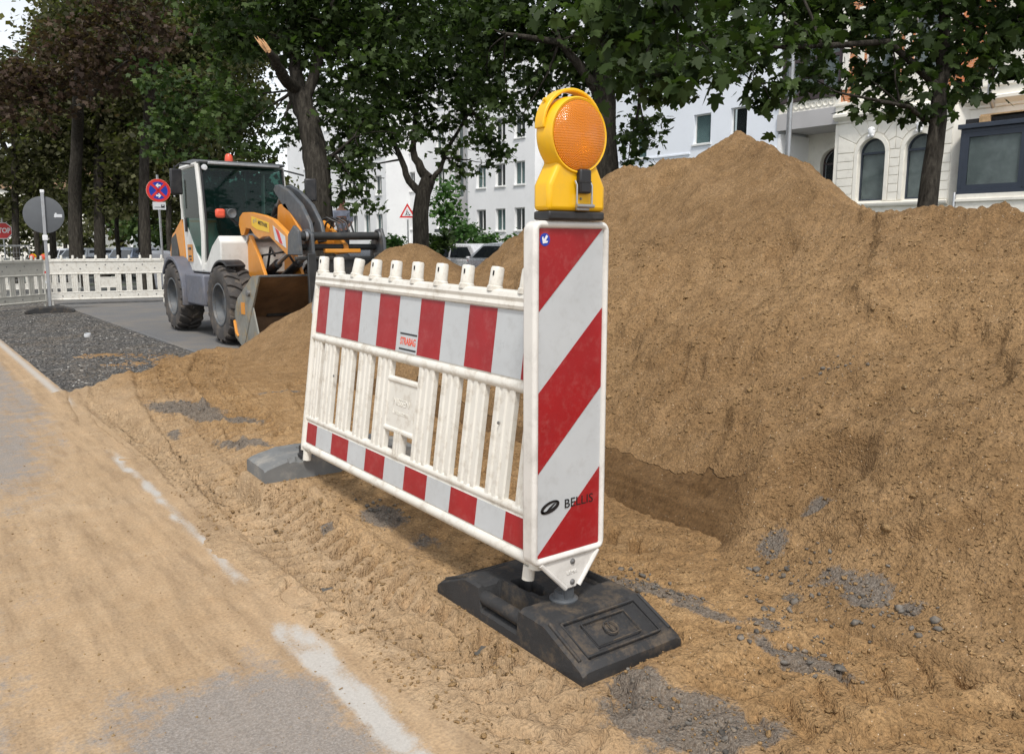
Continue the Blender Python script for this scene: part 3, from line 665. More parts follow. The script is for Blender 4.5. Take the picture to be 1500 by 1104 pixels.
    for x in (.03, L - .03): MB().tube([(x, 0, .0), (x, 0, -.045 if striped else -.10)], .020, 12).obj('foot_pin', mat, root)
    if hook:
        MB().tube([(-.018, -.004, .86), (-.034, -.004, .80), (-.045, -.002, .74), (-.058, 0, .70), (-.052, 0, .665), (-.038, 0, .655), (-.026, 0, .67), (-.030, 0, .74), (-.018, 0, .80), (-.008, 0, .86)], .0055, 8).obj('wire_hook', 'steel', root)
B1 = thing('barrier_fence', 'red and white striped plastic barrier fence with slats standing behind the beacon', 'barrier', (1.545, 3.735, .262), (R(-7.4), R(.7), R(-90)))
fence(B1, 1.80, 'white_plastic', True)

# beacon panel
BX, BY, BZ = 1.635, 1.90, .295
BP = thing('beacon_panel', 'tall beacon panel with red and white diagonal stripes and a white frame', 'beacon', (BX, BY, 0))
def rrect(x0, x1, z0, z1, r, y, n=5):
    out = []
    for cx, cz, a0 in ((x1 - r, z1 - r, 0), (x0 + r, z1 - r, 90), (x0 + r, z0 + r, 180), (x1 - r, z0 + r, 270)):
        out += [(cx + r * math.cos(R(a0 + 90 * i / n)), y, cz + r * math.sin(R(a0 + 90 * i / n))) for i in range(n + 1)]
    return out
hw = .1275
o1 = rrect(-hw - .022, hw + .019, BZ - .022, 1.295 + .021, .03, -.028); i1 = rrect(-hw, hw, BZ, 1.295, .006, -.028)
m = MB(); k = len(o1)
for yy in (-.028, .028):
    m.add([(x, yy, z) for x, _, z in o1] + [(x, yy, z) for x, _, z in i1], [(i, (i + 1) % k, k + (i + 1) % k, k + i) for i in range(k)])
m.add([(x, -.028, z) for x, _, z in o1] + [(x, .028, z) for x, _, z in o1], [(i, (i + 1) % k, k + (i + 1) % k, k + i) for i in range(k)])
m.add([(x, -.028, z) for x, _, z in i1] + [(x, .028, z) for x, _, z in i1], [(i, (i + 1) % k, k + (i + 1) % k, k + i) for i in range(k)])
import bmesh
fr = m.obj('frame', 'panel_white', BP)
bm = bmesh.new(); bm.from_mesh(fr.data); bmesh.ops.remove_doubles(bm, verts=bm.verts, dist=1e-5); bmesh.ops.recalc_face_normals(bm, faces=bm.faces); bm.to_mesh(fr.data); bm.free()
fr.data.shade_smooth(); fr.data.set_sharp_from_angle(angle=R(35))
mo = fr.modifiers.new('bevel', 'BEVEL'); mo.width = .009; mo.segments = 3; mo.limit_method = 'ANGLE'; mo.angle_limit = R(50)
MB().bx(-hw - .001, hw + .001, -.017, .022, BZ - .001, 1.296).obj('sheet', 'foil_white', BP)
# diagonal stripes, clipped to the sheet; lines rise to the right
sheetx = (-hw + .001, hw - .001); zb, zt = BZ + .001, 1.294
def clip(poly, f):
    out = []
    for i in range(len(poly)):
        a, b = poly[i], poly[(i + 1) % len(poly)]; fa, fb = f(a), f(b)
        if fa >= 0: out.append(a)
        if fa * fb < 0: t = fa / (fa - fb); out.append((a[0] + (b[0] - a[0]) * t, a[1] + (b[1] - a[1]) * t))
    return out
# stripe edges cross the left sheet edge at these heights (slope 1)
sl_ = .250 / .255
for z0, z1 in ((.060, -.5), (.555, .310), (1.9, 1.047 - .0)):
    pass
LE = [(1.0, 9.0), (.515, .760), (-.5, .255 - .24)]     # (lower, upper) of each red stripe at the left edge, fraction of panel height from bottom
for lo, up in ((.755, 2.0), (.264, .512), (-1.0, .006)):
    quad = [(sheetx[0], zb), (sheetx[1], zb), (sheetx[1], zt), (sheetx[0], zt)]
    q = clip(quad, lambda p: p[1] - (BZ + lo + (p[0] + hw) * .975)); q = clip(q, lambda p: (BZ + up + (p[0] + hw) * .975) - p[1])
    if len(q) > 2: MB().prism([(x, -.0175, z) for x, z in q], (0, -.001, 0)).obj('red_stripe', 'foil_red', BP, smooth=0)
# small round blue sticker with a white arrow
rd = MB().lathe([(0, 0), (.019, 0), (.019, .0006)], (-hw + .024, -.0185, 1.262), (0, -1, 0), 24); rd.add([], [])
a_ = MB().prism([(-hw + .024 + .0185 * math.cos(t), -.0188, 1.262 + .0185 * math.sin(t)) for t in np.linspace(0, 2 * PI, 25)[:-1]], (0, -.0006, 0)).obj('blue_sticker', 'inkblue', BP, smooth=0)
def arrow(parent, cx, y, cz, L_, ang, mat, t=.0005, wd=.26):
    pts = [(-.5, -wd / 2), (.05, -wd / 2), (-.12, -.42), (.10, -.42), (.5, 0), (.10, .42), (-.12, .42), (.05, wd / 2), (-.5, wd / 2)]
    c, s_ = math.cos(ang), math.sin(ang)
    return MB().prism([(cx + (x * c - z * s_) * L_, y, cz + (x * s_ + z * c) * L_) for x, z in pts], (0, -t, 0)).obj('arrow', mat, parent, smooth=0)
arrow(a_, -hw + .024, -.0195, 1.262, .028, R(235), 'inkwhite')
# maker's lettering and oval swoosh at the foot of the sheet
text('BELLIS', .041, 'ink', BP, (.041, -.0187, BZ + .155), (PI / 2, 0, 0), 'lettering', sx=1.08)
def swoosh(a0, a1, rx0, rz0, rx1, rz1, dx, dz):
    o_ = [(rx0 * math.cos(t), rz0 * math.sin(t)) for t in np.linspace(a0, a1, 18)]; i_ = [(rx1 * math.cos(t) + dx, rz1 * math.sin(t) + dz) for t in np.linspace(a1, a0, 18)]
    return [(-.076 + x * .98 - z * .15, -.0185, BZ + .157 + z + x * .22) for x, z in o_ + i_]
lg = MB(); lg.prism(swoosh(R(25), R(215), .038, .018, .033, .0125, .006, -.003), (0, -.0005, 0)); lg.prism(swoosh(R(205), R(395), .038, .018, .033, .0115, -.006, .0045), (0, -.0005, 0))
lg.prism([(-.076 + x, -.0185, BZ + .157 + z) for x, z in ((-.017, -.013), (-.004, -.001), (.016, .010), (.027, .013), (.006, -.003), (-.008, -.011))], (0, -.0005, 0)); lg.obj('oval_logo', 'ink', BP, smooth=0)
# foot bracket with rivets, post and collar
ft = MB().prism([(-.110, -.020, BZ - .018), (.120, -.020, BZ - .018), (.045, -.020, BZ - .112), (.034, -.020, BZ - .128), (-.004, -.020, BZ - .128), (-.014, -.020, BZ - .112)], (0, .036, 0)).obj('foot_bracket', 'panel_white', BP, bevel=.005)
for pts in ([(-.115, -.021, BZ - .02), (-.012, -.021, BZ - .122)], [(.122, -.021, BZ - .02), (.042, -.021, BZ - .122)]): MB().tube(pts, .008, 8).obj('rib', 'panel_white', ft)
for z in (BZ - .038, BZ - .106): MB().lathe([(.0095, 0), (.0085, .004), (.004, .007), (0, .0075)], (.016, -.020, z), (0, -1, 0), 12).obj('rivet', 'bolt', ft)
text('LEMA', .018, 'panel_white', ft, (.014, -.0205, BZ - .073), (PI / 2, 0, 0), 'embossed_lettering', ext=.0015)
MB().bx(-.004, .034, -.012, .014, .115, BZ - .12).obj('post', 'machgrey', BP, bevel=.004)

# rubber foot under the beacon
FX, FY = 1.690, 2.035
RF = thing('rubber_foot', 'black recycled rubber foot plate with slots under the striped beacon', 'foot plate', (FX, FY, 0), (0, 0, R(-1)))
def foot_body(L, W, Hh, nx=68, ny=34, flat=.27, eh=.040):
    """height field block: sloping ends, slots, handle recesses, framed emblem"""
    xs_ = np.linspace(-L / 2, L / 2, nx * 2 + 1); ys_ = np.linspace(-W / 2, W / 2, ny * 2 + 1)
    X, Y = np.meshgrid(xs_, ys_, indexing='ij'); ax_ = np.abs(X)
    Z = np.where(ax_ < L * flat, Hh, Hh - (ax_ - L * flat) / (L * (.5 - flat)) * (Hh - eh))
    Z = Z - .010 * sm(np.abs(Y), W / 2 - .022, W / 2) - .006 * sm(ax_, L / 2 - .02, L / 2)
    def sub(x0, x1, y0, y1, d, r=.006, rel=True):
        q = np.maximum(np.maximum(x0 - X, X - x1), np.maximum(y0 - Y, Y - y1)); k = 1 - sm(q, -r * .2, r)
        np.subtract(Z, d * k, out=Z)
    return xs_, ys_, X, Y, Z, sub
L_, W_, H_ = .81, .405, .118
xs_, ys_, X, Y, Z, sub = foot_body(L_, W_, H_)
# local x points along world +Y after the -90 turn below; here x: -near end .. +far end
sub(-.085, .125, W_ / 2 - .082, W_ / 2 + .1, .082); sub(-.085, .125, -W_ / 2 + .030, -W_ / 2 + .085, .085)
sub(.055, .095, .055, .090, .06); sub(-.005, .045, .035, .095, .07) ; sub(-.050, -.015, .045, .080, .06)
sub(.13, .165, W_ / 2 - .075, W_ / 2 - .02, .012)
for sx in (-1, 1):   # raised frame on the sloping ends with a sunk field and emblem
    a, b = sorted((sx * (L_ * .29), sx * (L_ * .46))); sub(a, b, -.145, .145, .014, .009)
    a, b = sorted((sx * (L_ * .315), sx * (L_ * .435))); sub(a, b, -.088, .088, -.004, .004); sub(a + .004, b - .004, -.084, .084, .009, .003)
    rr_ = np.hypot(X - sx * L_ * .355, Y); Z = Z + .0045 * ((np.abs(rr_ - .021) < .0038)); Z = Z + .004 * ((np.abs(Y) < .003) & (rr_ < .02))
Z = Z + .0012 * fbm(X, Y, .05, 4, 7) + .0008 * fbm(X, Y, .012, 2, 9)
for cx_, cy_ in ((.03, .135), (.14, .02), (-.09, .10)): rr_ = np.hypot(X - cx_, Y - cy_); Z = Z + .0015 * (np.abs(rr_ - .020) < .0035)
nx_, ny_ = X.shape
V = np.stack([X, Y, Z], -1).reshape(-1, 3); i = np.arange(nx_ - 1)[:, None] * ny_ + np.arange(ny_ - 1)[None, :]
Fc = np.stack([i, i + ny_, i + ny_ + 1, i + 1], -1).reshape(-1, 4)
ring = [j * ny_ for j in range(nx_)] + [(nx_ - 1) * ny_ + j for j in range(1, ny_)] + [j * ny_ + ny_ - 1 for j in range(nx_ - 2, -1, -1)] + [j for j in range(ny_ - 2, 0, -1)]
low = V[ring].copy(); low[:, 2] = -.012
inset = 1.0; n0 = len(V); V = np.vstack([V, low]); kk = len(ring)
side = np.array([(ring[a], ring[(a + 1) % kk], n0 + (a + 1) % kk, n0 + a) for a in range(kk)])
me = np_mesh('plate', V, np.vstack([Fc, side]), 'rubber'); me.set_sharp_from_angle(angle=R(38))
pl_ = link('plate', me, RF); pl_.rotation_euler = (0, 0, R(90))   # long side along Y
# handle bars across the side recesses
for sx in (-1, 1): MB().tube([(sx * (W_ / 2 - .024), -.10, .070), (sx * (W_ / 2 - .024), .14, .070)], .024, 16).obj('handle_bar', 'rubber', RF)
MB().lathe([(.047, 0), (.047, .006), (.042, .010), (.038, .012), (.034, .012), (.030, .028), (.024, .030), (.024, .034), (0, .034)], (-.037, -.115, H_ - .002), n=28).obj('socket_collar', 'machgrey', RF)
for x, y in ((.03, .02), (.12, -.13)): pass
sl_a = math.atan2(H_ - .040, L_ * .23)
def on_slope(u, v, lift, sgn):      # u along the slope from its top edge, v across
    return (v, -sgn * (L_ * .27 + u * math.cos(sl_a)), H_ + .001 - u * math.sin(sl_a) + lift - .003)
for sgn in (1, -1):
    def frame_(u0, u1, v, r, nm): MB().tube([on_slope(a, b, 0, sgn) for a, b in ((u0, -v), (u0, v), (u1, v), (u1, -v), (u0, -v))], r, 6).obj(nm, 'rubber', RF)
    frame_(.022, .158, .150, .0045, 'raised_border'); frame_(.045, .135, .088, .0030, 'raised_border')
    MB().tube([on_slope(.088 + .024 * math.cos(t), .024 * math.sin(t), 0, sgn) for t in np.linspace(0, 2 * PI, 21)], .0026, 5).tube([on_slope(.070, 0, 0, sgn), on_slope(.106, 0, 0, sgn)], .0026, 5).obj('emblem', 'rubber', RF)
    for s in (-1, 1): MB().tube([on_slope(.01, s * .185, .003, sgn), on_slope(.165, s * .185, .003, sgn)], .006, 6).obj('raised_edge', 'rubber', RF)
# grey foot below the far end
GF = thing('grey_foot', 'grey dusty foot block with sloping ends under the far end of the barrier', 'foot plate', (1.755, 3.855, .116), (0, 0, R(-3)))
xs_, ys_, X, Y, Z, sub = foot_body(.82, .29, .118, 50, 20, .33, .080)
sub(-.06, .06, .06, .11, .05); sub(-.18, -.10, -.05, .05, .05); sub(.10, .18, -.05, .05, .05); sub(-.25, -.21, -.19, -.12, .02)
Z = Z + .003 * fbm(X, Y, .06, 4, 17) - .012 * (fbm(X + 9, Y, .08, 3, 18) > .42) * (np.abs(Y) > .1)
nx_, ny_ = X.shape; V = np.stack([X, Y, Z], -1).reshape(-1, 3); i = np.arange(nx_ - 1)[:, None] * ny_ + np.arange(ny_ - 1)[None, :]
Fc = np.stack([i, i + ny_, i + ny_ + 1, i + 1], -1).reshape(-1, 4)
ring = [j * ny_ for j in range(nx_)] + [(nx_ - 1) * ny_ + j for j in range(1, ny_)] + [j * ny_ + ny_ - 1 for j in range(nx_ - 2, -1, -1)] + [j for j in range(ny_ - 2, 0, -1)]
low = V[ring].copy(); low[:, 2] = -.012; n0 = len(V); V = np.vstack([V, low]); kk = len(ring)
me = np_mesh('block', V, np.vstack([Fc, np.array([(ring[a], ring[(a + 1) % kk], n0 + (a + 1) % kk, n0 + a) for a in range(kk)])]), 'greybase'); me.set_sharp_from_angle(angle=R(38)); link('block', me, GF)
MB().lathe([(.035, 0), (.035, .012), (.028, .014), (.028, .05), (0, .05)], (-.20, -.115, .112), n=16).obj('socket_collar', 'black', GF)

# warning lamp on top of the beacon
WL = thing('warning_lamp', 'yellow battery warning lamp with a round orange lens on the striped beacon', 'warning lamp', (BX + .002, BY - .005, 1.318))
MB().bx(-.108, .108, -.036, .038, 0, .026).obj('base', 'black', WL, bevel=.006)
half = [(.110, .026), (.110, .098), (.105, .108), (.083, .148), (.076, .161), (.074, .20)]
out = [(x, z) for x, z in half] + [(-x, z) for x, z in reversed(half)]
MB().prism([(x, -.036, z) for x, z in out], (0, .074, 0)).obj('battery_box', 'yellow', WL, bevel=.013, seg=3)
LZ = .241
def ann(r0, r1, y0, y1, n=48): return [(r0, y0), (r1, y0 + .004), (r1, y1 - .006), (r1 - .006, y1), (r0, y1), (r0, y0)]
ringm = MB().lathe([(.099, -.040), (.105, -.042), (.109, -.036), (.112, .000), (.112, .018), (.107, .026), (.09, .028), (0, .028)], (0, 0, LZ), (0, 1, 0), 48); rg_ = ringm.obj('lens_housing', 'yellow', WL)
# inner lip
MB().lathe([(.0995, -.041), (.085, -.014), (.05, .008), (.018, .016), (.016, -.004), (0, -.006)], (0, 0, LZ), (0, 1, 0), 48).obj('reflector', 'mirror', WL)
def lens_mat():
    m, n, p = mk('orange lamp lens'); tc = nd(n, 'TexCoord').outputs['Object']
    sp = nd(n, 'SeparateXYZ'); n.links.new(tc, sp.inputs[0]); x, z = sp.outputs[0], math_(n, 'SUBTRACT', sp.outputs[2], LZ)
    r = math_(n, 'SQRT', math_(n, 'ADD', math_(n, 'MULTIPLY', x, x), math_(n, 'MULTIPLY', z, z)))
    rings = math_(n, 'SINE', math_(n, 'MULTIPLY', r, 1500)); gx = math_(n, 'SINE', math_(n, 'MULTIPLY', x, 900)); gz_ = math_(n, 'SINE', math_(n, 'MULTIPLY', z, 900))
    p.inputs['Base Color'].default_value = (1.0, .31, .006, 1); p.inputs['Roughness'].default_value = .12; p.inputs['Transmission Weight'].default_value = .42; p.inputs['IOR'].default_value = 1.49
    p.inputs['Coat Weight'].default_value = .1
    bump(n, p, math_(n, 'ADD', rings, math_(n, 'MULTIPLY', math_(n, 'ADD', gx, gz_), .6)), .45, .0012); return m
M['lens'] = lens_mat()
MB().lathe([(.0992, -.036), (.098, -.042), (.086, -.048), (.06, -.053), (.03, -.056), (0, -.057)], (0, 0, LZ), (0, 1, 0), 48).obj('lens', 'lens', WL)
MB().lathe([(.100, .020), (.098, .034), (.086, .044), (.05, .052), (0, .054)], (0, 0, LZ), (0, 1, 0), 40).obj('rear_lens', 'lens', WL)
# carrying handle: a flat hoop over the lens
hp = []; no = 24
for i in range(no + 1):
    t = R(8) + (PI - R(16)) * i / no; r = .1135 + .0165 * math.sin((t - R(8)) / (PI - R(16)) * PI) ** .8; hp.append((r * math.cos(t) * .99, .004, LZ + r * math.sin(t) * 1.0))
def hoop(pts, wy, th):
    m = MB(); k = len(pts); P = [Vector(q) for q in pts]; vs = []
    for i, q in enumerate(P):
        t = (P[min(i + 1, k - 1)] - P[max(i - 1, 0)]).normalized(); nrm = Vector((t.z, 0, -t.x))
        vs += [q + nrm * th + Vector((0, -wy, 0)), q + nrm * th + Vector((0, wy, 0)), q - nrm * th + Vector((0, wy, 0)), q - nrm * th + Vector((0, -wy, 0))]
    m.add(vs, [(i * 4 + j, i * 4 + (j + 1) % 4, i * 4 + 4 + (j + 1) % 4, i * 4 + 4 + j) for i in range(k - 1) for j in range(4)] + [(0, 1, 2, 3), (4 * k - 4, 4 * k - 1, 4 * k - 2, 4 * k - 3)])
    return m
hoop(hp, .020, .0050).obj('carrying_handle', 'yellow', WL, bevel=.003, smooth=60)
MB().tube([(-.080, .004, LZ + .080), (-.098, .004, LZ + .098)], .006, 6).obj('handle_strut', 'yellow', WL)
MB().tube([(.080, .004, LZ + .080), (.098, .004, LZ + .098)], .006, 6).obj('handle_strut', 'yellow', WL)
lk = MB().bx(-.008, .036, -.056, -.034, .076, .146).obj('lock_block', 'black', WL, bevel=.006)
MB().bx(-.012, .034, -.0575, -.055, .108, .112).obj('groove', 'rubber', lk)
for x in (-.016, .042): MB().tube([(x, -.042, .112), (x, -.050, .10), (x, -.050, .040)], .0028, 8).obj('latch_wire', 'steel', WL)
MB().tube([(-.020, -.052, .041), (.048, -.052, .041)], .0055, 10).obj('latch_bar', 'steel', WL)
MB().bx(-.012, .038, -.046, -.036, .028, .040).obj('latch_plate', 'steel', WL, bevel=.002)
MB().lathe([(.004, 0), (.003, .003), (0, .003)], (.010, -.037, .062), (0, -1, 0), 8).obj('screw', 'bolt', WL)

# ------------------------------------------------------------------ fences, sign pole and signs at the left
P0 = iz(76, 448, -.03); P1 = iz(243, 443, -.03)
scale_f = 1.06
ang = math.atan2(P1[1] - P0[1], P1[0] - P0[0]); Lf = math.hypot(P1[0] - P0[0], P1[1] - P0[1])
f2 = thing('barrier_fence', 'clean white plastic barrier fence seen from its back, across the asphalt lane by the loader', 'barrier', (P0[0], P0[1], .075), (0, 0, ang), 'plain white barrier fences closing the lane')
fence(f2, Lf, 'white_plastic', False, npost=11, hook=False, dimples=True, lowdet=True)
M['white_shaded'] = plain('backlit white plastic', (.50, .49, .44), .5, var=.06, dirt=(.30, .27, .22), dirt_amt=.5, dirt_scale=8)  # white plastic in a darker colour that stands in for backlit shade
P2 = iz(-95, 467, -.03); P3 = iz(68, 450, -.03)
f3 = thing('barrier_fence', 'white plastic barrier fence, coloured grey for its backlit side, at the left edge of the photo beside the sign pole', 'barrier', (P2[0], P2[1], .075), (0, 0, math.atan2(P3[1] - P2[1], P3[0] - P2[0])), 'plain white barrier fences closing the lane')
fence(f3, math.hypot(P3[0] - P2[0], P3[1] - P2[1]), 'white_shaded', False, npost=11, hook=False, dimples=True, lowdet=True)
def small_foot(label, x, y, z, rz=0, mat='rubber', s=1.0):
    t = thing('rubber_foot', label, 'foot plate', (x, y, z), (0, 0, rz))
    prof = [(-.41, 0), (-.41, .04), (-.22, .11), (.22, .11), (.41, .04), (.41, 0)]
    MB().prism([(a * s, -.2 * s, b) for a, b in prof], (0, .4 * s, 0)).obj('plate', mat, t, bevel=.01); MB().lathe([(.04, 0), (.04, .015), (0, .015)], (0, 0, .108), n=14).obj('socket_collar', 'black', t)
    return t
q = iz(74, 457, -.02); small_foot('black rubber foot at the bottom of the round grey sign pole', q[0], q[1], -.03, ang)
sp_ = thing('sign_pole', 'round sign seen from its plain grey back, on a steel pole by the left fence', 'traffic sign', (q[0], q[1], -.02), (0, R(.9), ang))
hs_ = 2.20; MB().bx(-.028, .028, -.022, .022, .05, hs_).obj('pole', 'steel', sp_, bevel=.006)
MB().box((0, 0, hs_ + .025), (.07, .06, .06)).obj('pole_cap', 'inkwhite', sp_, bevel=.008); MB().box((0, -.03, 1.38), (.09, .03, .10)).obj('clamp', 'inkwhite', sp_, bevel=.008)
dsk = MB().lathe([(0, .034), (.335, .034), (.338, .026), (.330, .024), (0, .024)], (0, 0, 1.80), (0, 1, 0), 48).obj('round_plate', 'signgrey', sp_)
MB().box((.235, .0225, 1.79), (.13, .002, .055)).obj('sticker', 'sticker', dsk); MB().box((.19, .022, 1.80), (.03, .003, .085), Matrix.Rotation(.3, 3, 'Y')).obj('sticker', 'sticker', dsk)

def post_at(name, label, cat, px, py_base, D, h, r=.03, mat='steel', group=None, yaw=None):
    c = iD(px, py_base, D); z = gz(c[0], c[1]); t = thing(name, label, cat, (c[0], c[1], z), (0, 0, -YAW * 1.0 if yaw is None else yaw), group)
    MB().tube([(0, 0, 0), (0, 0, h)], r, 10).obj('pole', mat, t); return t, z
# no stopping sign with lorry plate
c = iD(234, 280, 22); t, z = post_at('traffic_sign', 'round red and blue no stopping sign above a small tow-away plate, left of the loader', 'traffic sign', 236, 345, 22, 3.15, yaw=R(-8))
zc = c[2] - z; MB().lathe([(0, -.035), (.30, -.035), (.30, -.05), (0, -.05)], (-.0, 0, zc), (0, 1, 0), 40).obj('disc', 'inkwhite', t)
dk = kids(t)[-1]
def ring_poly(r0, r1, y, zc, th, a0=0, a1=2 * PI, n=40, cx=0):
    m = MB(); A = np.linspace(a0, a1, n + 1); vs = []
    for a in A:
        for r in (r0, r1): vs += [(cx + r * math.cos(a), y, zc + r * math.sin(a)), (cx + r * math.cos(a), y - th, zc + r * math.sin(a))]
    return m.add(vs, [(i * 4 + 0, i * 4 + 4, i * 4 + 5, i * 4 + 1) for i in range(n)] + [(i * 4 + 1, i * 4 + 5, i * 4 + 7, i * 4 + 3) for i in range(n)] + [(i * 4 + 3, i * 4 + 7, i * 4 + 6, i * 4 + 2) for i in range(n)])
ring_poly(.228, .285, -.051, zc, .003).obj('red_ring', 'inkred', dk); ring_poly(.285, .298, -.0505, zc, .002).obj('orange_edge', 'inkorange', dk)
MB().lathe([(.228, 0), (.228, .003), (0, .003)], (0, -.0502, zc), (0, -1, 0), 36).obj('blue_field', 'inkblue', dk)
for a in (45, -45): MB().box((0, -.0555, zc), (.46, .002, .06), Matrix.Rotation(R(a), 3, 'Y')).obj('red_cross', 'inkred', dk)
arrow(dk, 0, -.057, zc + .13, .13, PI, 'inkwhite', .002, .34); arrow(dk, 0, -.057, zc - .13, .13, 0, 'inkwhite', .002, .34)
pz = iD(234, 302, 22)[2] - z
pp = MB().bx(-.16, .16, -.05, -.035, pz - .10, pz + .10).obj('supplementary_plate', 'sticker', t); MB().bx(-.12, .03, -.053, -.0505, pz - .045, pz - .03).obj('pictogram', 'ink', pp)
MB().bx(.04, .13, -.053, -.0505, pz - .05, pz + .03).obj('pictogram', 'ink', pp); MB().bx(.06, .11, -.0545, -.0532, pz - .0, pz + .02).obj('pictogram', 'sticker', pp)
# stop sign
c = iD(5, 338, 33); t, z = post_at('stop_sign', 'red octagonal stop sign at the left edge behind the grey fence', 'traffic sign', 5, 345, 33, 2.6, yaw=-YAW + R(24))
zc = c[2] - z; oc = lambda r, y: [(r * math.cos(R(22.5 + 45 * i)), y, zc + r * math.sin(R(22.5 + 45 * i))) for i in range(8)]
pl0 = MB().prism(oc(.35, -.04), (0, -.01, 0)).obj('octagon', 'inkwhite', t, smooth=0); MB().prism(oc(.318, -.0502), (0, -.004, 0)).obj('red_field', 'inkred', pl0, smooth=0)
text('STOP', .275, 'inkwhite', pl0, (0, -.0552, zc), (PI / 2, 0, 0), 'lettering', ext=.001, sx=.8, offset=.008)
# road works triangle
c = iD(598, 311, 30); t, z = post_at('road_works_sign', 'red-edged triangular road works sign in front of the white apartment block', 'traffic sign', 598, 357, 30, 2.35, .028, yaw=-YAW)
zc = c[2] - z - .03; tri = lambda s, y: [(-s, y, zc - s * .577), (s, y, zc - s * .577), (0, y, zc + s * 1.155)]
tp = MB().prism(tri(.30, -.035), (0, -.01, 0)).obj('triangle_plate', 'inkred', t, smooth=0); MB().prism(tri(.20, -.0452), (0, -.003, 0)).obj('white_field', 'inkwhite', tp, smooth=0)
MB().tube([(-.02, -.05, zc + .06), (-.035, -.05, zc - .02), (-.07, -.05, zc - .085)], .012, 6).tube([(-.035, -.05, zc - .02), (.0, -.05, zc - .08)], .012, 6).tube([(-.02, -.05, zc + .05), (.03, -.05, zc + .01), (.05, -.05, zc - .04)], .010, 6).lathe([(.018, -.004), (.018, 0), (0, 0)], (-.015, -.05, zc + .09), (0, 1, 0), 10).obj('digging_figure', 'ink', tp)
MB().prism([(.02, -.0485, zc - .09), (.11, -.0485, zc - .09), (.07, -.0485, zc - .04)], (0, -.002, 0)).obj('pictogram', 'ink', tp)
# small square white sign on a thin post, far left
t, z = post_at('street_sign', 'small square white street sign on a thin post between the dark trunks at left', 'street sign', 118, 350, 34, 3.2, .03); c = iD(117, 343, 34)
MB().bx(-.10, .10, -.05, -.035, c[2] - z - .14, c[2] - z + .14).obj('plate', 'sticker', t); MB().bx(-.03, .03, -.052, -.0502, c[2] - z - .05, c[2] - z + .07).obj('pictogram', 'inkblue', kids(t)[-1])
# lamp post behind the heap
c = iD(1147, 357, 21); t = thing('lamp_post', 'slim grey lamp post between the white house and the cream villa', 'lamp post', (c[0], c[1], gz(c[0], c[1])))
MB().tube([(0, 0, 0), (0, 0, 4), (0, 0, 9.5)], [.078, .068, .045], 14).obj('pole', 'steel', t); MB().tube([(0, 0, 9.4), (-.3, -.1, 9.9), (-.9, -.3, 10)], .035, 10).obj('arm', 'steel', t); MB().box((-1.2, -.4, 10), (.7, .28, .12), Matrix.Rotation(R(18), 3, 'Z')).obj('lamp_head', 'steel', t, bevel=.03)

# ------------------------------------------------------------------ wheel loader, bucket
def yz(pts, x): return [(x, y, z) for y, z in pts]
WLD = thing('wheel_loader', 'compact orange and white wheel loader with a glazed cab and raised fork carrier', 'wheel loader', (4.1, 11.4, 0))
W_ = dict(world=True)
def wheel(x, y, side, r=.49, w=.33):
    t = MB(); h = w / 2; ax = (side, 0, 0)
    t.lathe([(r * .55, -h * .9), (r * .62, -h), (r * .80, -h * 1.06), (r * .90, -h), (r * .94, -h * .8), (r * .945, 0), (r * .94, h * .8), (r * .90, h), (r * .80, h * 1.06), (r * .62, h), (r * .55, h * .9), (r * .50, h * .8)], (x, y, r), ax, 40)
    o = t.obj('tyre', 'tyre', None); T = bpy.data.objects.new('wheel', None); COL.objects.link(T); T.parent = WLD
    rimb = MB().lathe([(r * .56, h * .96), (r * .52, h * .98), (r * .50, h * .7), (r * .47, h * .3), (r * .40, h * .18), (r * .20, h * .15), (r * .18, h * .45), (r * .10, h * .5), (0, h * .5)], (x, y, r), ax, 32)
    lug = MB(); nl = 20
    for i in range(nl):
        for sgn in (-1, 1):
            a0 = 2 * PI * (i + (.5 if sgn > 0 else 0)) / nl; vs = []
            for u, da in ((.02, .16), (.45, .05), (.82, .0), (1.02, -.02)):
                for rr_, dd in ((r * .93 - .02 * (u > .9), 0), (r * (1.0 if u < .9 else .955), 0)):
                    for ww in (-.052, .052):
                        a = a0 + da + ww; vs.append((x + sgn * u * h, y + rr_ * math.cos(a), r + rr_ * math.sin(a)))
            fs = []
            for k in range(3):
                b = k * 4; fs += [(b + 2, b + 3, b + 7, b + 6), (b, b + 4, b + 6, b + 2), (b + 1, b + 3, b + 7, b + 5)]
            fs += [(0, 1, 3, 2), (12, 14, 15, 13)]; lug.add(vs, fs)
    T.location = Vector((x, y, r)) - WLD.location
    def re(mb, nm, mt, bv=0):
        mb.v = [(a - x, b - y, c - r) for a, b, c in mb.v]; q = mb.obj(nm, mt, T, bevel=bv); return q
    bpy.data.objects.remove(o); re(t, 'tyre', 'tyre'); re(lug, 'tread', 'tyre', .008); re(rimb, 'rim', 'rim')
    bb = MB()
    for i in range(8): a = 2 * PI * i / 8; bb.lathe([(.012, 0), (.012, .02), (0, .02)], (x + side * h * .16, y + .13 * math.cos(a), r + .13 * math.sin(a)), ax, 6)
    re(bb, 'wheel_nuts', 'bolt')
for x, s in ((3.475, -1), (4.745, 1)):
    wheel(x, 10.58, s); wheel(x, 12.72, s)
def pr(pts, x0, x1, name, mat, bevel=.006, par=WLD, **k): return MB().prism(yz(pts, x0), (x1 - x0, 0, 0)).obj(name, mat, par, world=True, bevel=bevel, **k) if par == WLD else None
pr([(10.1, .35), (10.1, .62), (11.3, .72), (13.2, .72), (13.3, .4), (11.4, .33)], 3.75, 4.45, 'chassis', 'blacksteel')
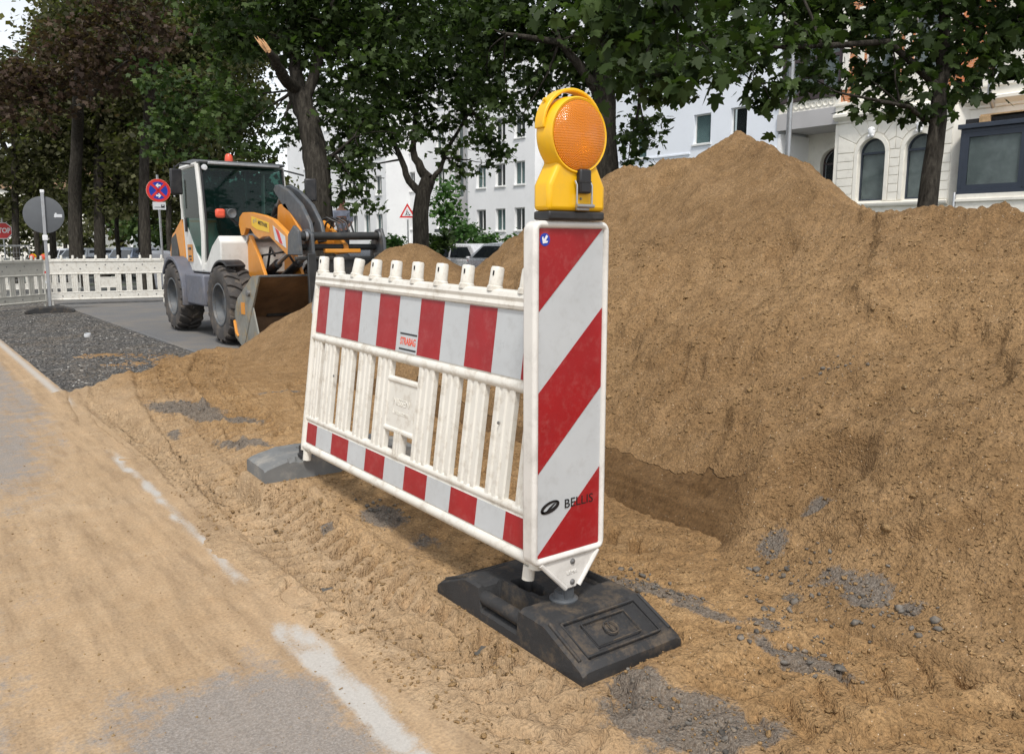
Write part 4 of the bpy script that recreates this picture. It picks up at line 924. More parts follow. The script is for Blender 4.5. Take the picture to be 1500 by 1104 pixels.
MB().tube([(3.6, 10.58, .49), (4.6, 10.58, .49)], .10, 12).obj('axle', 'blacksteel', WLD, world=True); MB().tube([(3.6, 12.72, .49), (4.6, 12.72, .49)], .10, 12).obj('axle', 'blacksteel', WLD, world=True)
# rear hood
pr([(12.45, .80), (12.45, 1.60), (12.8, 1.56), (13.35, 1.40), (13.5, 1.15), (13.5, .80)], 3.52, 4.70, 'engine_hood', 'orange', .05)
MB().prism([(3.515, 12.95, 1.0), (3.515, 13.38, 1.0), (3.515, 13.3, 1.33), (3.515, 12.98, 1.42)], (-.01, 0, 0)).obj('grille', 'blacksteel', WLD, world=True)
pr([(13.3, .45), (13.3, .85), (13.62, .85), (13.62, .45)], 3.5, 4.7, 'counterweight', 'fender', .04)
# fenders and step box
def arc_band(yc, zc, r0, r1, a0, a1, x0, x1, n=14):
    pts = [(yc + r1 * math.cos(a), zc + r1 * math.sin(a)) for a in np.linspace(R(a0), R(a1), n)] + [(yc + r0 * math.cos(a), zc + r0 * math.sin(a)) for a in np.linspace(R(a1), R(a0), n)]
    m = MB(); k = n; vs = [(x0, *p) for p in pts] + [(x1, *p) for p in pts]; N = len(pts)
    fs = []
    for off in (0, N):
        for i in range(n - 1): fs.append((off + i, off + i + 1, off + N - 2 - i, off + N - 1 - i))
    for i in range(N): fs.append((i, (i + 1) % N, N + (i + 1) % N, N + i))
    return m.add(vs, fs)
for x0, x1 in ((3.30, 3.64), (4.56, 4.90)):
    arc_band(12.72, .49, .53, .585, 35, 190, x0 + .01, x1 - .01).obj('rear_fender', 'fender', WLD, world=True, bevel=.01)
    arc_band(10.58, .49, .53, .562, 8, 118, x0 + .05, x1 - .05).obj('front_fender', 'black', WLD, world=True, bevel=.008)
pr([(11.32, .42), (11.38, .84), (12.2, .84), (12.13, .42)], 3.36, 3.62, 'step_box', 'fender', .025); pr([(11.32, .42), (11.38, .84), (12.2, .84), (12.13, .42)], 4.58, 4.84, 'step_box', 'fender', .025)
# cab: lower white shell, pillars, roof, glass
cb = pr([(12.55, .86), (12.62, 1.62), (12.50, 1.60), (11.98, 1.10), (11.86, .98), (11.62, 1.0), (11.35, 1.22), (11.05, 1.36), (10.98, 1.28), (11.0, .86), (11.7, .86)], 3.50, 4.70, 'cab_shell', 'cabwhite', .02)
cb['label'] = 'light grey lower cab shell'
for x in (3.505, 4.695):
    MB().tube([(x, 11.74, .9), (x, 11.68, 1.35), (x, 11.72, 1.9), (x, 11.80, 2.32)], .036, 8).obj('front_pillar', 'cabwhite', WLD, world=True)
    MB().tube([(x, 12.60, 1.6), (x, 12.55, 2.32)], .028, 8).obj('rear_pillar', 'cabwhite', WLD, world=True)
    MB().tube([(x, 12.56, 2.31), (x, 11.82, 2.32)], .034, 8).obj('roof_rail', 'cabwhite', WLD, world=True)
pr([(11.66, 2.33), (11.66, 2.365), (12.0, 2.40), (12.62, 2.40), (12.66, 2.33)], 3.50, 4.70, 'roof', 'machgrey', .02)
MB().bx(3.60, 4.60, 11.62, 11.665, 2.31, 2.345).obj('roof_visor', 'steel', WLD, world=True, bevel=.008)
g = MB(); g.add([(3.53, 11.66, 1.02), (4.67, 11.66, 1.02), (4.67, 11.62, 1.5), (3.53, 11.62, 1.5), (3.53, 11.74, 2.30), (4.67, 11.74, 2.30)], [(0, 1, 2, 3), (3, 2, 5, 4)]); g.obj('windscreen', 'cabglass', WLD, world=True)
for x in (3.497, 4.703):
    MB().add([(x, 11.80, 1.06), (x, 12.02, 1.14), (x, 12.50, 1.62), (x, 12.50, 2.28), (x, 11.86, 2.28), (x, 11.76, 1.6)], [(0, 1, 2, 3, 4, 5)]).obj('side_glass', 'cabglass', WLD, world=True)
MB().add([(3.53, 12.60, 1.62), (4.67, 12.60, 1.62), (4.67, 12.55, 2.30), (3.53, 12.55, 2.30)], [(0, 1, 2, 3)]).obj('rear_glass', 'cabglass', WLD, world=True)
seat = pr([(12.1, 1.0), (12.1, 1.2), (12.38, 1.24), (12.46, 1.9), (12.34, 1.92), (12.24, 1.3), (11.9, 1.28), (11.9, 1.18)], 3.9, 4.3, 'driver_seat', 'black', .04)
MB().tube([(4.1, 11.78, 1.0), (4.1, 11.95, 1.42)], .03, 8).lathe([(.16, 0), (.175, .01), (.16, .02), (.15, .01)], (4.1, 11.96, 1.43), (0, .45, 1), 20, True).obj('steering_wheel', 'black', WLD, world=True)
MB().tube([(3.53, 11.645, 1.02), (3.53, 11.605, 1.5), (3.53, 11.725, 2.30)], .016, 6).tube([(4.67, 11.645, 1.02), (4.67, 11.605, 1.5), (4.67, 11.725, 2.30)], .016, 6).tube([(3.53, 11.64, 1.03), (4.67, 11.64, 1.03)], .016, 6).obj('glass_seal', 'black', WLD, world=True)
MB().bx(4.42, 4.47, 12.5, 12.56, 1.65, 2.3).obj('cab_post', 'black', WLD, world=True)
# beacon, lights, mirrors, door handle, decals
MB().lathe([(.055, 0), (.058, .02), (.05, .09), (.03, .115), (0, .12)], (4.06, 12.15, 2.40), n=16).obj('roof_beacon', 'lens' if False else 'inkorange', WLD, world=True)
MB().bx(4.0, 4.12, 12.09, 12.21, 2.39, 2.405).obj('beacon_base', 'black', WLD, world=True)
for x in (3.56, 4.64):
    hl = MB().lathe([(.035, .03), (.04, 0), (.036, -.012), (0, -.016)], (x, 11.66, 2.27), (0, 1, 0), 14).obj('work_light', 'sticker', WLD, world=True)
iu = MB().box((3.66, 11.42, 1.655), (.13, .08, .12)).obj('indicator', 'inkorange', WLD, world=True, bevel=.03); MB().lathe([(.064, 0), (.064, -.02), (.058, -.026), (.03, -.012), (0, -.006)], (3.80, 11.38, 1.655), (0, 1, 0), 16).obj('headlight', 'rim', WLD, world=True); MB().bx(3.72, 3.88, 11.38, 11.48, 1.59, 1.72).obj('headlight_housing', 'black', WLD, world=True, bevel=.02)
MB().tube([(3.8, 11.45, 1.6), (4.0, 11.5, 1.45), (4.15, 11.6, 1.40)], .02, 6).obj('light_bracket', 'black', WLD, world=True)
MB().bx(4.40, 4.56, 11.38, 11.46, 1.60, 1.71).obj('headlight_housing', 'black', WLD, world=True, bevel=.02)
MB().tube([(3.50, 12.0, 2.33), (3.32, 11.95, 2.33), (3.24, 11.93, 2.26)], .012, 6).tube([(3.24, 11.93, 2.3), (3.24, 11.93, 1.9)], .012, 6).obj('mirror_arm', 'black', WLD, world=True)
MB().box((3.24, 11.88, 2.08), (.17, .05, .34), Matrix.Rotation(.25, 3, 'Z')).obj('mirror', 'black', WLD, world=True, bevel=.02)
MB().tube([(4.70, 11.8, 2.30), (4.95, 11.6, 2.22)], .012, 6).obj('mirror_arm', 'black', WLD, world=True); MB().box((5.02, 11.55, 2.02), (.17, .05, .32), Matrix.Rotation(-.25, 3, 'Z')).obj('mirror', 'black', WLD, world=True, bevel=.02)
MB().bx(3.47, 3.50, 12.38, 12.44, 1.42, 1.62).obj('door_handle', 'black', WLD, world=True, bevel=.008)
MB().tube([(3.46, 12.5, 1.75), (3.46, 12.5, 2.15)], .012, 6).obj('grab_rail', 'cabwhite', WLD, world=True)
pr([(12.55, .84), (12.62, 1.62), (13.0, 1.45), (12.72, .84)], 3.49, 3.515, 'side_stripe', 'orange', .003)
dc = MB().bx(3.488, 3.4935, 12.20, 12.42, 1.0, 1.24).obj('decal', 'orange', WLD, world=True)
MB().bx(3.4865, 3.488, 12.24, 12.38, 1.165, 1.20).bx(3.4865, 3.488, 12.24, 12.38, 1.06, 1.085).bx(3.4865, 3.488, 12.24, 12.34, 1.02, 1.04).obj('decal_print', 'ink', WLD, world=True)
# front frame towers
for x in (3.86, 4.36):
    pr([(11.08, 1.38), (10.88, 1.36), (10.60, 1.08), (10.30, .70), (10.2, .45), (11.2, .45), (11.22, .9)], x, x + .045, 'front_frame_plate', 'orange', .006)
MB().tube([(3.84, 10.98, 1.33), (4.46, 10.98, 1.33)], .06, 14).obj('pivot_pin', 'steel', WLD, world=True); MB().bx(3.9, 4.36, 10.3, 11.1, .42, .70).obj('frame_box', 'blacksteel', WLD, world=True)
# lift arms
arm = [(11.12, 1.50), (11.08, 1.60), (10.95, 1.655), (10.66, 1.65), (10.2, 1.60), (9.9, 1.545), (9.55, 1.40), (9.25, 1.24), (9.22, 1.14), (9.50, 1.12), (9.80, 1.24), (10.04, 1.34), (10.25, 1.335), (10.39, 1.31), (10.55, 1.36), (10.69, 1.44), (10.85, 1.45), (10.95, 1.36), (11.05, 1.36)]
a1 = pr(arm, 3.80, 3.86, 'lift_arm', 'orange', .008); a2 = pr(arm, 4.42, 4.48, 'lift_arm', 'orange', .008)
ly = MB().prism([(3.7985, y, z) for y, z in ((10.62, 1.60), (10.02, 1.505), (10.02, 1.385), (10.45, 1.43), (10.62, 1.48))], (-.002, 0, 0)).obj('yellow_decal', 'yellowsign', WLD, world=True)
text('K+S', .075, 'steel', WLD, (3.795 - 4.1, 10.50 - 11.4, 1.535), (PI / 2, R(-8), -PI / 2), 'lettering'); text('MIETPARK', .070, 'ink', WLD, (3.795 - 4.1, 10.23 - 11.4, 1.49), (PI / 2, R(9), -PI / 2), 'lettering', offset=.001)
kids(WLD)[-2].rotation_euler = (PI / 2, R(9), -PI / 2)
wp = MB().prism([(3.7985, y, z) for y, z in ((9.90, 1.47), (9.52, 1.335), (9.50, 1.20), (9.84, 1.30))], (-.002, 0, 0)).obj('warning_plate', 'sticker', WLD, world=True)
MB().prism([(3.7960, y, z) for y, z in ((9.82, 1.44), (9.71, 1.40), (9.60, 1.24), (9.70, 1.265))], (-.002, 0, 0)).obj('red_stripe', 'inkred', WLD, world=True)
MB().tube([(3.84, 9.62, 1.27), (4.44, 9.62, 1.27)], .09, 14).obj('cross_tube', 'orange', WLD, world=True)
pr([(10.50, 1.30), (10.40, 1.74), (10.12, 1.78), (9.95, 1.62), (9.65, 1.40), (9.7, 1.2), (10.2, 1.18)], 4.06, 4.26, 'arm_casting', 'orange', .03)
for x in (4.06, 4.20): pr([(10.52, 1.93), (10.45, 1.99), (10.32, 1.99), (10.02, 1.90), (9.66, 1.72), (9.42, 1.50), (9.33, 1.28), (9.50, 1.26), (9.68, 1.46), (9.98, 1.62), (10.20, 1.70), (10.36, 1.82)], x, x + .05, 'bell_crank', 'machgrey', .012)
MB().tube([(4.155, 10.42, 1.93), (4.155, 10.75, 1.62)], .022, 10).obj('tilt_rod', 'steel', WLD, world=True); MB().tube([(4.155, 10.62, 1.74), (4.155, 11.10, 1.30)], .042, 12).obj('tilt_cylinder', 'blacksteel', WLD, world=True)
for x in (4.02, 4.30): MB().tube([(x, 10.95, .78), (x, 10.35, 1.0)], .058, 14).obj('lift_cylinder', 'black', WLD, world=True); MB().tube([(x, 10.35, 1.0), (x, 9.75, 1.22)], .030, 10).obj('lift_rod', 'steel', WLD, world=True)
# fork carrier and hitch
CY = 9.2
for nm, x0, x1, pts in (('carrier_plate', 3.79, 3.83, [(9.42, 1.36), (9.25, 1.46), (9.12, 1.40), (9.08, 1.12), (9.46, 1.12)]), ('carrier_plate', 4.86, 4.90, [(9.40, 1.30), (9.30, 1.42), (9.15, 1.44), (9.08, 1.30), (9.06, 1.06), (9.46, 1.06)]), ('carrier_plate', 3.95, 3.99, [(9.42, 1.40), (9.25, 1.42), (9.12, 1.36), (9.10, 1.12), (9.46, 1.12)])):
    pr(pts, x0, x1, nm, 'machgrey', .01)
MB().tube([(3.80, CY, 1.335), (4.88, CY, 1.345)], .048, 18).obj('carrier_tube', 'blacksteel', WLD, world=True); MB().tube([(3.80, CY + .1, 1.21), (4.88, CY + .1, 1.21)], .038, 14).obj('carrier_tube', 'blacksteel', WLD, world=True)
MB().lathe([(.06, 0), (.06, .03), (0, .03)], (4.84, CY, 1.345), (1, 0, 0), 16).lathe([(.06, 0), (.06, .03), (0, .03)], (3.90, CY, 1.335), (1, 0, 0), 16).obj('tube_collar', 'steel', WLD, world=True)
MB().bx(3.74, 4.94, 9.07, 9.13, 1.065, 1.105).obj('carrier_bar', 'blacksteel', WLD, world=True, bevel=.008); MB().bx(4.0, 4.86, 9.10, 9.16, .86, 1.06).obj('carrier_backplate', 'blacksteel', WLD, world=True, bevel=.008)
MB().bx(4.16, 4.62, 9.20, 9.28, 1.14, 1.19).obj('hitch_beam', 'orange', WLD, world=True, bevel=.01)
for x in (3.86, 4.70): MB().prism(yz([(9.06, 1.14), (9.02, 1.14), (9.01, .48), (8.2, .44), (8.2, .425), (9.06, .40)], x), (.10, 0, 0)).obj('fork', 'blacksteel', WLD, world=True, bevel=.006)
for k in range(4): MB().tube([(4.18 + .08 * k, 9.7, 1.30), (4.20 + .08 * k, 9.6, 1.50 + .03 * (k % 2)), (4.28 + .07 * k, 9.4, 1.56), (4.36 + .06 * k, 9.3, 1.50), (4.38 + .06 * k, 9.25, 1.36)], .012, 8).obj('hose', 'hose', WLD, world=True)
for k in range(3): MB().tube([(4.05 + .03 * k, 11.3, 1.3), (4.0 + .03 * k, 11.1, 1.55), (4.06 + .02 * k, 10.8, 1.52), (4.1, 10.5, 1.62)], .012, 6).obj('hose', 'hose', WLD, world=True)
MB().tube([(3.95, 11.0, .8), (3.95, 10.7, 1.1), (4.2, 10.5, 1.15), (4.25, 10.3, .95)], .016, 6).tube([(4.1, 11.0, .8), (4.1, 10.8, 1.2), (4.0, 10.4, 1.1)], .016, 6).obj('hose', 'hose', WLD, world=True)

# bucket standing on the ground under the raised carrier
BK = thing('loader_bucket', 'worn steel loader bucket on the ground between the front wheel and the sand mound', 'bucket', (4.15, 9.7, 0))
back = [(9.40, .885), (9.52, .80), (9.95, .58), (10.18, .36), (10.12, .14), (9.90, .0), (9.30, .0)]
bi = [(9.32, .87), (9.50, .765), (9.93, .55), (10.14, .35), (10.08, .16), (9.88, .03), (9.30, .03)]
m = MB(); k = len(back)
for x0, x1 in ((3.38, 4.92),):
    m.add([(x0, *p) for p in back] + [(x1, *p) for p in back] + [(x0, *p) for p in bi] + [(x1, *p) for p in bi],
          [(i, i + 1, k + i + 1, k + i) for i in range(k - 1)] + [(2 * k + i, 2 * k + i + 1, 3 * k + i + 1, 3 * k + i) for i in range(k - 1)] + [(0, k, 3 * k, 2 * k), (k - 1, 2 * k - 1, 4 * k - 1, 3 * k - 1)])
m.obj('bucket_shell', 'rust', BK, world=True)
for x, l in ((3.355, 1), (4.92, 0)):
    pl = MB().prism(yz([(9.24, .89), (9.46, .885), (10.0, .60), (10.22, .36), (10.14, .12), (9.86, -.0)], x), (.025, 0, 0)).obj('side_plate', 'bucketside', BK, world=True, bevel=.004)
    MB().prism(yz([(9.50, .52), (9.86, .0), (9.28, .06)], x + .006), (.016, 0, 0)).obj('side_cutter', 'bucketside', BK, world=True)
MB().bx(3.38, 4.92, 9.31, 9.39, .872, .895).obj('top_lip', 'machgrey', BK, world=True, bevel=.004)
MB().lathe([(.04, 0), (.04, .03), (0, .035)], (3.355, 9.58, .68), (-1, 0, 0), 14).obj('bolt', 'bolt', BK, world=True); MB().bx(3.348, 3.356, 9.75, 9.87, .42, .56).obj('decal', 'orange', BK, world=True)
MB().tube([(3.36, 10.16, .34), (3.345, 10.10, .30), (3.345, 10.06, .18), (3.36, 10.02, .14)], .018, 8).obj('lifting_eye', 'orange', BK, world=True)

# ------------------------------------------------------------------ parked cars, flatbed, person
def paint(name, c): M[name] = plain(name, c, .25, .3, var=.04, dirt=(.3, .28, .25), dirt_amt=.12); M[name].node_tree.nodes['Principled BSDF'].inputs['Coat Weight'].default_value = .6
paint('silver_paint', (.52, .55, .58)); paint('white_paint', (.72, .73, .75)); paint('red_paint', (.45, .02, .02)); paint('dark_paint', (.03, .035, .04)); paint('blue_grey_paint', (.38, .44, .55))
M['redlamp'] = plain('tail lamp', (.4, .01, .01), .2); 
_wh = None
def car(label, matn, loc, rz, L_=4.2, Hc=1.47, wagon=False, group='cars parked along the street'):
    t = thing('parked_car', label, 'car', loc, (0, 0, rz), group); hl = L_ / 2; wd = .86
    lo = [(-hl, .35), (-hl - .02, .62), (-hl + .06, .86), (-hl + .9, .95), (hl - .25, .98), (hl - .02, .85), (hl, .35), (hl - .4, .22), (-hl + .3, .22)]
    MB().prism([(x, -wd, z) for x, z in lo], (0, 2 * wd, 0)).obj('body', matn, t, bevel=.07, seg=3)
    a = -hl + .85; r0 = -hl + 1.55; r1 = hl - (.25 if wagon else .75); e = hl - .08
    roof = MB(); z1 = Hc; ti = .13
    pts = [(a, .93, wd - .03), (r0, z1 - .03, wd - .03 - ti - .05), ((r0 + r1) / 2, z1, wd - .06 - ti), (r1, z1 - .05, wd - .05 - ti), (e, .97, wd - .03)]
    vs = [(x, -y, z) for x, z, y in pts] + [(x, y, z) for x, z, y in pts]; roof.add(vs, [(i, i + 1, 6 + i, 5 + i) for i in range(4)] + [(0, 4, 3, 2, 1), (5, 6, 7, 8, 9), (0, 5, 9, 4)])
    roof.obj('cabin', matn, t, bevel=.06, seg=3)
    def q(x, z, s): # side surface half width at height z
        k = (z - .95) / (z1 - .95); return s * (wd - .03 - (ti + .02) * k + .006)
    for s in (-1, 1):
        zb, zt = 1.0, z1 - .12; xs0 = [(a + .38, zb), (r0 + .12, zt), ((r0 + r1) / 2 - .12, zt), ((r0 + r1) / 2 - .18, zb)]; xs1 = [((r0 + r1) / 2 - .06, zb), ((r0 + r1) / 2 - .0, zt), (r1 - .08, zt), (e - .28, zb)]
        for P in (xs0, xs1): MB().prism([(x, q(x, z, s), z) for x, z in P], (0, s * .006, 0)).obj('side_window', 'carglass', t)
        MB().box((a + .45, s * (wd + .07), 1.0), (.12, .14, .11)).obj('mirror', matn, t, bevel=.03)
    MB().add([(a + .10, -.70, .985), (a + .10, .70, .985), (r0 - .05, .58, z1 - .07), (r0 - .05, -.58, z1 - .07)], [(0, 1, 2, 3)]).obj('windscreen', 'carglass', t); kids(t)[-1].location = (-.03, 0, .03)
    MB().add([(e - .06, -.66, 1.04), (e - .06, .66, 1.04), (r1 + .06, .56, z1 - .12), (r1 + .06, -.56, z1 - .12)], [(0, 1, 2, 3)]).obj('rear_window', 'carglass', t); kids(t)[-1].location = (.045, 0, .02)
    for s in (-1, 1):
        MB().box((-hl + .06, s * .62, .70), (.14, .34, .14)).obj('headlight', 'sticker', t, bevel=.03); MB().box((hl - .03, s * .68, .80), (.08, .20, .22)).obj('tail_light', 'redlamp', t, bevel=.02)
    MB().box((hl + .005, 0, .60), (.02, .52, .12)).obj('number_plate', 'inkwhite', t); MB().box((-hl - .02, 0, .48), (.02, .52, .12)).obj('number_plate', 'inkwhite', t)
    for x in (-hl + .8, hl - .75):
        for s in (-1, 1):
            wv = MB().lathe([(.19, .10), (.30, .10), (.315, .07), (.315, -.07), (.30, -.10), (.19, -.10)], (0, 0, 0), (0, s, 0), 20).obj('wheel', 'tyre', t); wv.location = (x, s * (wd - .07), .315)
            MB().lathe([(.20, .085), (.18, .07), (.05, .085), (0, .085)], (0, 0, 0), (0, s, 0), 16).obj('rim', 'rim', wv)
    return t
def car_at(label, matn, px, D, rz=PI / 2, zt=None, **k):
    c = iD(px, 362, D); return car(label, matn, (c[0], c[1], gz(c[0], c[1])), rz, **k)
c_ = car_at('silver hatchback behind the dip between the two sand heaps', 'white_paint', 700, 28, R(90), wagon=True, Hc=1.47)
c_.location.z = 1.262 - 1.47
c_ = car_at('pale car mostly hidden by the sand ridge, right of the silver hatchback', 'silver_paint', 772, 25, R(90)); c_.location.z = 1.30 - 1.47
car_at('red car half hidden behind the loader fork carrier', 'red_paint', 428, 26, R(90), Hc=1.4)
car_at('pale blue-grey hatchback seen from behind between the dark trunks', 'blue_grey_paint', 194, 40, R(-82), wagon=True)
car_at('silver car parked left of the thickest dark trunk', 'silver_paint', 122, 45, R(-75), wagon=True)
car_at('small white car farthest left beyond the fences', 'white_paint', 96, 52, R(-60))
car_at('dark car low behind the thickest trunk', 'dark_paint', 160, 46, R(-70), Hc=1.4)
# dark flatbed van behind the carrier
c = iD(503, 380, 21); FB = thing('flatbed_truck', 'dark flatbed truck behind the fork carrier with its bed down', 'truck', (c[0], c[1], gz(c[0], c[1])), (0, 0, R(90)))
MB().prism([(-2.4, -.9, .45), (-2.45, -.9, .9), (-1.9, -.88, 1.22), (-1.2, -.88, 1.22), (-1.15, -.9, .45)], (0, 1.8, 0)).obj('driver_cab', 'dark_paint', FB, bevel=.07)
FB.location.z = -.12
MB().bx(-1.1, 2.3, -.95, .95, .72, .80).obj('bed', 'blacksteel', FB, bevel=.01)
for s in (-1, 1): MB().bx(-1.1, 2.3, s * .95 - .02, s * .95 + .02, .80, 1.08).obj('side_board', 'blacksteel', FB, bevel=.01)
MB().bx(-2.3, 2.2, -.4, .4, .42, .60).obj('chassis', 'blacksteel', FB)
for x in (-1.7, 1.4):
    for s in (-1, 1):
        wv = MB().lathe([(.19, .11), (.34, .11), (.36, .08), (.36, -.08), (.34, -.11), (.19, -.11)], (0, 0, 0), (0, s, 0), 20).obj('wheel', 'tyre', FB); wv.location = (x, s * .82, .36); MB().lathe([(.21, .09), (.16, .06), (.07, .09), (0, .09)], (0, 0, 0), (0, s, 0), 16).obj('rim', 'rim', wv)
MB().box((-2.44, .6, .62), (.06, .25, .16)).obj('headlight', 'sticker', FB, bevel=.02); MB().box((-2.44, -.6, .62), (.06, .25, .16)).obj('headlight', 'sticker', FB, bevel=.02)
# a worker standing on the bed
M['skin'] = plain('skin', (.50, .27, .19), .6); M['shirt'] = plain('pale blue grey work shirt', (.42, .45, .55), .9, var=.15, vs=8); M['trousers'] = plain('dark work trousers', (.05, .055, .07), .9); M['hair'] = plain('brown hair', (.08, .045, .03), .9)
PS = thing('person', 'worker in a pale shirt standing on the dark flatbed behind the loader', 'person', (iD(501, 310, 21.5)[0], iD(501, 310, 21.5)[1], .68), (0, 0, -YAW))
def skinned(name, mat, vs, es, rad, root=0):
    me = bpy.data.meshes.new(name); me.from_pydata(vs, es, []); me.materials.append(M[mat]); o = link(name, me, PS)
    o.modifiers.new('skin', 'SKIN'); sk = me.skin_vertices[0].data if me.skin_vertices else None
    if sk is None:
        bpy.context.view_layer.objects.active = o; o.select_set(True); sk = me.skin_vertices[0].data
    for i, r in enumerate(rad): sk[i].radius = (r, r) if not isinstance(r, tuple) else r; sk[i].use_root = (i == root)
    s2 = o.modifiers.new('sub', 'SUBSURF'); s2.levels = 1; s2.render_levels = 1; return o
bodyv = [(0, 0, .88), (0, 0, 1.08), (0, 0, 1.28), (0, .0, 1.40), (0, -.01, 1.50), (0, -.02, 1.58), (0, -.02, 1.68),
         (.17, 0, 1.36), (.24, -.05, 1.10), (.18, -.22, 1.00), (.15, -.30, 1.0), (-.17, 0, 1.36), (-.25, -.05, 1.10), (-.18, -.22, 1.02), (-.14, -.30, 1.02),
         (.09, 0, .84), (.10, -.02, .48), (.10, 0, .08), (.10, -.12, .04), (-.09, 0, .84), (-.11, -.03, .48), (-.11, 0, .08), (-.11, -.12, .04)]
bodye = [(0, 1), (1, 2), (2, 3), (3, 4), (4, 5), (5, 6), (3, 7), (7, 8), (8, 9), (9, 10), (3, 11), (11, 12), (12, 13), (13, 14), (0, 15), (15, 16), (16, 17), (17, 18), (0, 19), (19, 20), (20, 21), (21, 22)]
bodyr = [(.15, .10), (.145, .10), (.17, .11), (.13, .09), .055, .085, .09, .07, .045, .035, .03, .07, .045, .035, .03, .09, .06, .045, .035, .09, .06, .045, .035]
try:
    skinned('body', 'skin', bodyv, bodye, bodyr)
    skinned('shirt', 'shirt', bodyv[:3] + [(0, 0, 1.43)] + [bodyv[7], bodyv[8], bodyv[11], bodyv[12]], [(0, 1), (1, 2), (2, 3), (3, 4), (4, 5), (3, 6), (6, 7)], [(.175, .125), (.17, .125), (.21, .14), (.14, .11), .12, .08, .11, .08])
    skinned('trousers', 'trousers', [bodyv[0]] + bodyv[15:18] + bodyv[19:22], [(0, 1), (1, 2), (2, 3), (0, 4), (4, 5), (5, 6)], [(.16, .11), .10, .072, .06, .10, .072, .06])
except Exception as ex: print('skin', ex)
MB().lathe([(0, .115), (.06, .10), (.095, .05), (.098, 0), (.09, -.03)], (0, -.01, 1.66), n=14).obj('hair', 'hair', PS)
for s in (-1, 1): MB().lathe([(.012, 0), (.008, .01), (0, .012)], (s * .035, -.095, 1.635), (0, -1, 0), 8).obj('eye', 'ink', PS); MB().box((s * .088, -.02, 1.62), (.02, .04, .06)).obj('ear', 'skin', PS, bevel=.008)
MB().prism([(-.012, -.10, 1.60), (.012, -.10, 1.60), (0, -.10, 1.645)], (0, -.03, 0)).obj('nose', 'skin', PS); MB().box((0, -.098, 1.572), (.045, .01, .01)).obj('mouth', 'inkred', PS)

# far construction clutter beyond the left fence: two orange lamps on beacons and a mesh fence
for px, lab in ((48, 'small orange warning lamp beyond the grey fence, left of the sign pole'), (64, 'small orange warning lamp beyond the grey fence, right beside the sign pole')):
    c = iD(px, 375, 27); z0 = gz(c[0], c[1]); t = thing('warning_lamp', lab, 'warning lamp', (c[0], c[1], z0), (0, 0, -YAW), 'far warning lamps on the site')
    MB().bx(-.09, .09, -.05, .05, .78, .98).obj('battery_box', 'yellow', t, bevel=.02); MB().lathe([(.10, -.05), (.11, 0), (.10, .05), (0, .06)], (0, 0, 1.08), (0, 1, 0), 18).obj('lens_housing', 'yellow', t); MB().lathe([(.085, -.052), (.05, -.066), (0, -.07)], (0, 0, 1.08), (0, 1, 0), 16).obj('lens', 'inkorange', t)
    MB().bx(-.13, .13, -.03, .03, .1, .78).obj('panel', 'inkwhite', t, bevel=.01); MB().prism([(-.12, -.033, .3), (.12, -.033, .5), (.12, -.033, .7), (-.12, -.033, .5)], (0, -.003, 0)).obj('red_stripe', 'inkred', t)
c0 = iD(-60, 372, 30); c1 = iD(44, 372, 30); t = thing('mesh_fence', 'grey steel mesh site fence below the stop sign', 'fence', (c0[0], c0[1], gz(c0[0], c0[1])), (0, 0, math.atan2(c1[1] - c0[1], c1[0] - c0[0]))); Lm = math.hypot(c1[1] - c0[1], c1[0] - c0[0])
MB().tube([(0, 0, .1), (0, 0, 1.5), (Lm, 0, 1.5), (Lm, 0, .1)], .02, 6).obj('frame', 'steel', t)
m = MB()
for i in range(24): m.tube([(Lm * (i + .5) / 24, 0, .15), (Lm * (i + .5) / 24, 0, 1.5)], .0045, 4, False)
for i in range(7): m.tube([(0, 0, .25 + .2 * i), (Lm, 0, .25 + .2 * i)], .0045, 4, False)
m.obj('mesh', 'steel', t)
# distant striped barrier strip and a white skip beyond it
c0 = iD(2, 378, 24); c1 = iD(64, 378, 24.6); t = thing('barrier_fence', 'far white barrier fence showing its pegs over the grey fence', 'barrier', (c0[0], c0[1], gz(c0[0], c0[1]) + .1), (0, 0, math.atan2(c1[1] - c0[1], c1[0] - c0[0])), 'plain white barrier fences closing the lane')
fence(t, 2.0, 'white_plastic', False, npost=8, hook=False, lowdet=True)
c0 = iD(228, 372, 27); t = thing('tarp_bag', 'white bulk bag standing right of the dark trunks behind the fence', 'bag', (c0[0], c0[1], gz(c0[0], c0[1])), (0, 0, R(10)))
MB().bx(-.4, .4, -.4, .4, 0, 1.25).obj('bag', 'sticker', t, bevel=.12, seg=4); MB().tube([(-.35, -.35, 1.2), (-.2, -.2, 1.38), (0, 0, 1.3)], .03, 6).tube([(.35, .35, 1.2), (.2, .2, 1.38), (0, 0, 1.3)], .03, 6).obj('loop', 'sticker', t)

